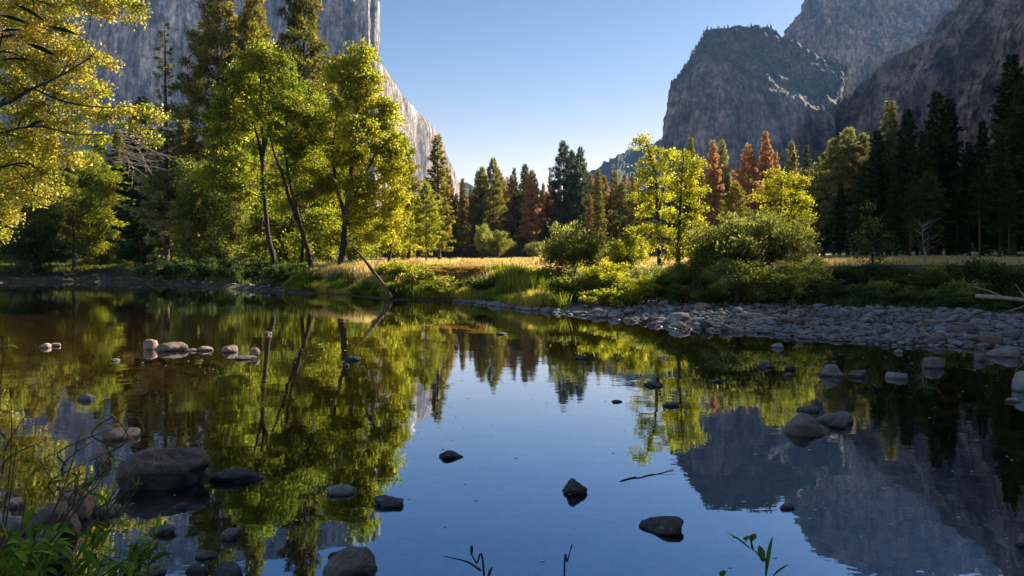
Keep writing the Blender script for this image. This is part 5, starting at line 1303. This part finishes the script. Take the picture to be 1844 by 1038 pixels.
def plant(name, label, cat, base, stems, leafspec, mat, bark='bark_dark', seed=1, srad=0.006):
    """stems: polylines (world); leafspec: (per stem, length, width, from fraction, spread, droop)"""
    rng = rng_(seed); org = np.array(base, float); e_ = empty(name, tuple(org), label, cat)
    sm, lm = MB(), MB(); n, L, w, f0, spread, droop = leafspec
    for st in stems:
        Q = smooth_line([np.array(p, float) - org for p in st], 6); tube(sm, Q, np.linspace(srad, srad * 0.3, len(Q)), 5)
        for k in range(n):
            f = f0 + (1 - f0) * (k + rng.random() * 0.7) / n; i = min(int(f * (len(Q) - 1)), len(Q) - 2)
            p = Q[i] * (1 - (f * (len(Q) - 1) - i)) + Q[i + 1] * (f * (len(Q) - 1) - i)
            d = norm(Q[i + 1] - Q[i]) * 0.8 + rng.normal(0, spread, 3); 
            leaf_long(lm, p, d, L * rng.uniform(0.6, 1.2), w * rng.uniform(0.7, 1.2), rng, float(np.clip(0.5 + rng.normal(0, 0.22), 0, 1)), droop * rng.uniform(0.3, 1.4))
    sm.build("stems", M[bark], e_, True); lm.build("leaves", M[mat], e_, True)
    return e_
G = lambda x, y: np.array([x, y, max(gz(x, y), 0.0)])
# thin twiggy shrub in the lower left
rng = rng_(55); st = []
for (bx, by, tx, ty, d0, d1) in [(10, 1035, 255, 735, 4.2, 4.6), (15, 1035, 205, 820, 4.2, 4.4), (30, 1035, 150, 760, 4.2, 4.5), (60, 1035, 255, 870, 4.1, 4.4), (-20, 1030, 20, 690, 4.1, 4.4), (40, 1032, 160, 850, 4.1, 4.3), (80, 1035, 235, 905, 4.1, 4.2)]:
    a, b_ = at(bx, by, d0), at(tx, ty, d1); a[2] = max(gz(a[0], a[1]), 0.0); m_ = a * 0.45 + b_ * 0.55 + np.array([0.05, 0, 0.03])
    st.append([a, m_, b_])
    for k in range(3):
        f = rng.uniform(0.4, 0.85); p = a * (1 - f) + b_ * f; st.append([p, p + np.array([rng.normal(0.04, 0.06), 0.0, 0.10]), p + np.array([rng.normal(0.10, 0.12), rng.normal(0, 0.1), 0.2 + rng.random() * 0.12])])
plant("willow_sapling", "thin bare-stemmed willow sapling with sparse narrow leaves in the lower left", "shrub", G(-3.2, 4.2), st, (5, 0.11, 0.016, 0.35, 0.6, 0.5), 'near_leaf', 'bark', 5, 0.007)
st = []
for (bx, by, tx, ty, d0, d1) in [(-40, 1038, 5, 620, 4.0, 4.3), (-30, 1038, 30, 800, 4.0, 4.3), (-45, 1038, -5, 560, 4.0, 4.5), (0, 1038, 50, 860, 4.0, 4.2)]:
    a, b_ = at(bx, by, d0), at(tx, ty, d1); a[2] = max(gz(a[0], a[1]), 0.0); st.append([a, a * 0.5 + b_ * 0.5 + np.array([0.03, 0, 0]), b_])
plant("yellow_sapling", "yellow-leaved sapling along the lower left edge", "shrub", G(-3.4, 4.0), st, (16, 0.13, 0.022, 0.2, 0.5, 0.6), 'near_gold', 'bark', 6, 0.007)
# leafy herbs in the bottom left corner
st = []
for k in range(30):
    px, py, d = rng.uniform(-15, 270), rng.uniform(935, 1040), rng.uniform(2.9, 3.5)
    if px > 150: py = max(py, 985 + rng.uniform(-30, 20))
    t_ = at(px, py, d); a = G(t_[0] - rng.uniform(0.0, 0.35), t_[1] - rng.uniform(-0.1, 0.2)); a[2] = max(a[2], 0.02)
    st.append([a, a * 0.4 + t_ * 0.6 + np.array([0, 0, 0.06]), t_])
plant("leafy_herb", "clump of fresh green lance-leaved herbs in the bottom left corner", "plant", G(-2.4, 3.2), st, (10, 0.13, 0.030, 0.45, 0.6, 0.4), 'near_leaf', 'bark', 7, 0.005)
st = [[at(180, 1040, 3.2), at(235, 1005, 3.3), at(300, 985, 3.4)], [at(200, 1040, 3.2), at(260, 1000, 3.4), at(282, 960, 3.5)]]
plant("leafy_sprig", "green leafy sprig reaching right from the corner herbs", "plant", at(180, 1040, 3.2), st, (9, 0.11, 0.026, 0.35, 0.55, 0.25), 'near_leaf', 'bark', 8, 0.004)
# willow wand close to the lens at the left edge
def near_wand(name, label, base, st, leaves, mat, bark='bark_dark', w=0.013, fold=0.2):
    rng = rng_(int(len(leaves) * 13)); org = np.array(base, float); e_ = empty(name, tuple(org), label, "plant"); sm, lm = MB(), MB()
    for s in st:
        Q = smooth_line([np.array(p, float) - org for p in s], 6); tube(sm, Q, np.linspace(0.0045, 0.0015, len(Q)), 5)
    for (x0, y0, x1, y1, d) in leaves:
        p, q = at(x0, y0, d) - org, at(x1, y1, d + 0.02) - org; L = np.linalg.norm(q - p)
        leaf_long(lm, p, q - p + np.array([0, 0, 0.12 * L]), L, w, rng, float(np.clip(rng.normal(0.4, 0.2), 0, 1)), 0.12)
    sm.build("stems", M[bark], e_, True); lm.build("leaves", M[mat], e_, True)
near_wand("willow_wand", "dark narrow-leaved willow wand close to the lens at the left edge", G(-1.9, 1.0),
    [[G(-1.9, 1.0), at(-260, 600, 1.2), at(-60, 300, 1.4), at(5, 60, 1.5)], [at(-150, 480, 1.3), at(-60, 330, 1.4), at(20, 297, 1.5), at(55, 296, 1.5)], [at(-60, 300, 1.4), at(-10, 110, 1.5), at(20, 95, 1.5)]],
    [(8, 92, 75, 122, 1.5), (0, 110, 52, 108, 1.5), (30, 10, 78, 38, 1.5), (86, 48, 140, 64, 1.5), (50, 80, 98, 100, 1.5), (0, 28, 50, 44, 1.5), (55, -5, 60, 12, 1.5), (0, 58, 40, 55, 1.5), (20, 297, 60, 350, 1.5), (33, 281, 75, 313, 1.5), (0, 335, 32, 322, 1.5), (0, 240, 36, 250, 1.5), (48, 232, 82, 216, 1.5), (10, 296, 55, 306, 1.5), (0, 70, 30, 62, 1.5), (60, 0, 100, 15, 1.5)],
    'near_dark')
near_wand("willow_sprout", "small willow sprout with four pointed leaves at the bottom right", G(0.78, 2.3),
    [[G(0.78, 2.3), at(1378, 1060, 2.3), at(1372, 1010, 2.3), at(1352, 985, 2.3)], [at(1356, 990, 2.3), at(1353, 975, 2.3), at(1357, 962, 2.3)]],
    [(1352, 990, 1304, 956, 2.3), (1380, 1036, 1393, 958, 2.3), (1391, 1040, 1424, 1015, 2.3), (1375, 1010, 1366, 979, 2.3), (1352, 976, 1360, 960, 2.3), (1345, 974, 1343, 966, 2.3), (1300, 1040, 1304, 1026, 2.3)],
    'near_leaf', w=0.024)
near_wand("budding_plant", "thin flower stem with a dark bud and a side shoot at the bottom centre", G(-0.10, 2.3),
    [[G(-0.06, 2.3), at(872, 1042, 2.3), at(858, 1015, 2.3), at(850, 1000, 2.3), at(848, 990, 2.3)], [at(866, 1028, 2.3), at(840, 1012, 2.3), at(800, 1002, 2.3)]],
    [(848, 1000, 851, 980, 2.3), (878, 1045, 888, 1018, 2.3)], 'near_dark', w=0.016)
near_wand("dry_stalk", "single thin dry stalk at the bottom right of centre", G(0.17, 2.3),
    [[G(0.17, 2.3), at(1016, 1045, 2.3), at(1022, 1012, 2.3), at(1030, 980, 2.3)]], [(1028, 990, 1031, 978, 2.3)], 'near_dark', w=0.004)
# ------------------------------------------------------------------ haze
def build_haze():
    mb = MB(); a, z0, z1 = 5100.0, -60.0, 1450.0
    V = [[x, y, z] for x in (-a, a) for y in (-a, a) for z in (z0, z1)]
    F = [[0, 1, 3, 2], [4, 6, 7, 5], [0, 4, 5, 1], [2, 3, 7, 6], [0, 2, 6, 4], [1, 5, 7, 3]]
    mb.add(V, F)
    m, t, out = mat_new("valley_haze")
    vol = t.nodes.new("ShaderNodeVolumePrincipled")
    vol.inputs['Color'].default_value = (0.24, 0.49, 1.0, 1)
    vol.inputs['Density'].default_value = 0.4e-4
    vol.inputs['Anisotropy'].default_value = 0.0
    t.links.new(vol.outputs[0], out.inputs['Volume'])
    tag(mb.build("haze", m), "thin blue morning haze filling the valley", kind="stuff")
build_haze()
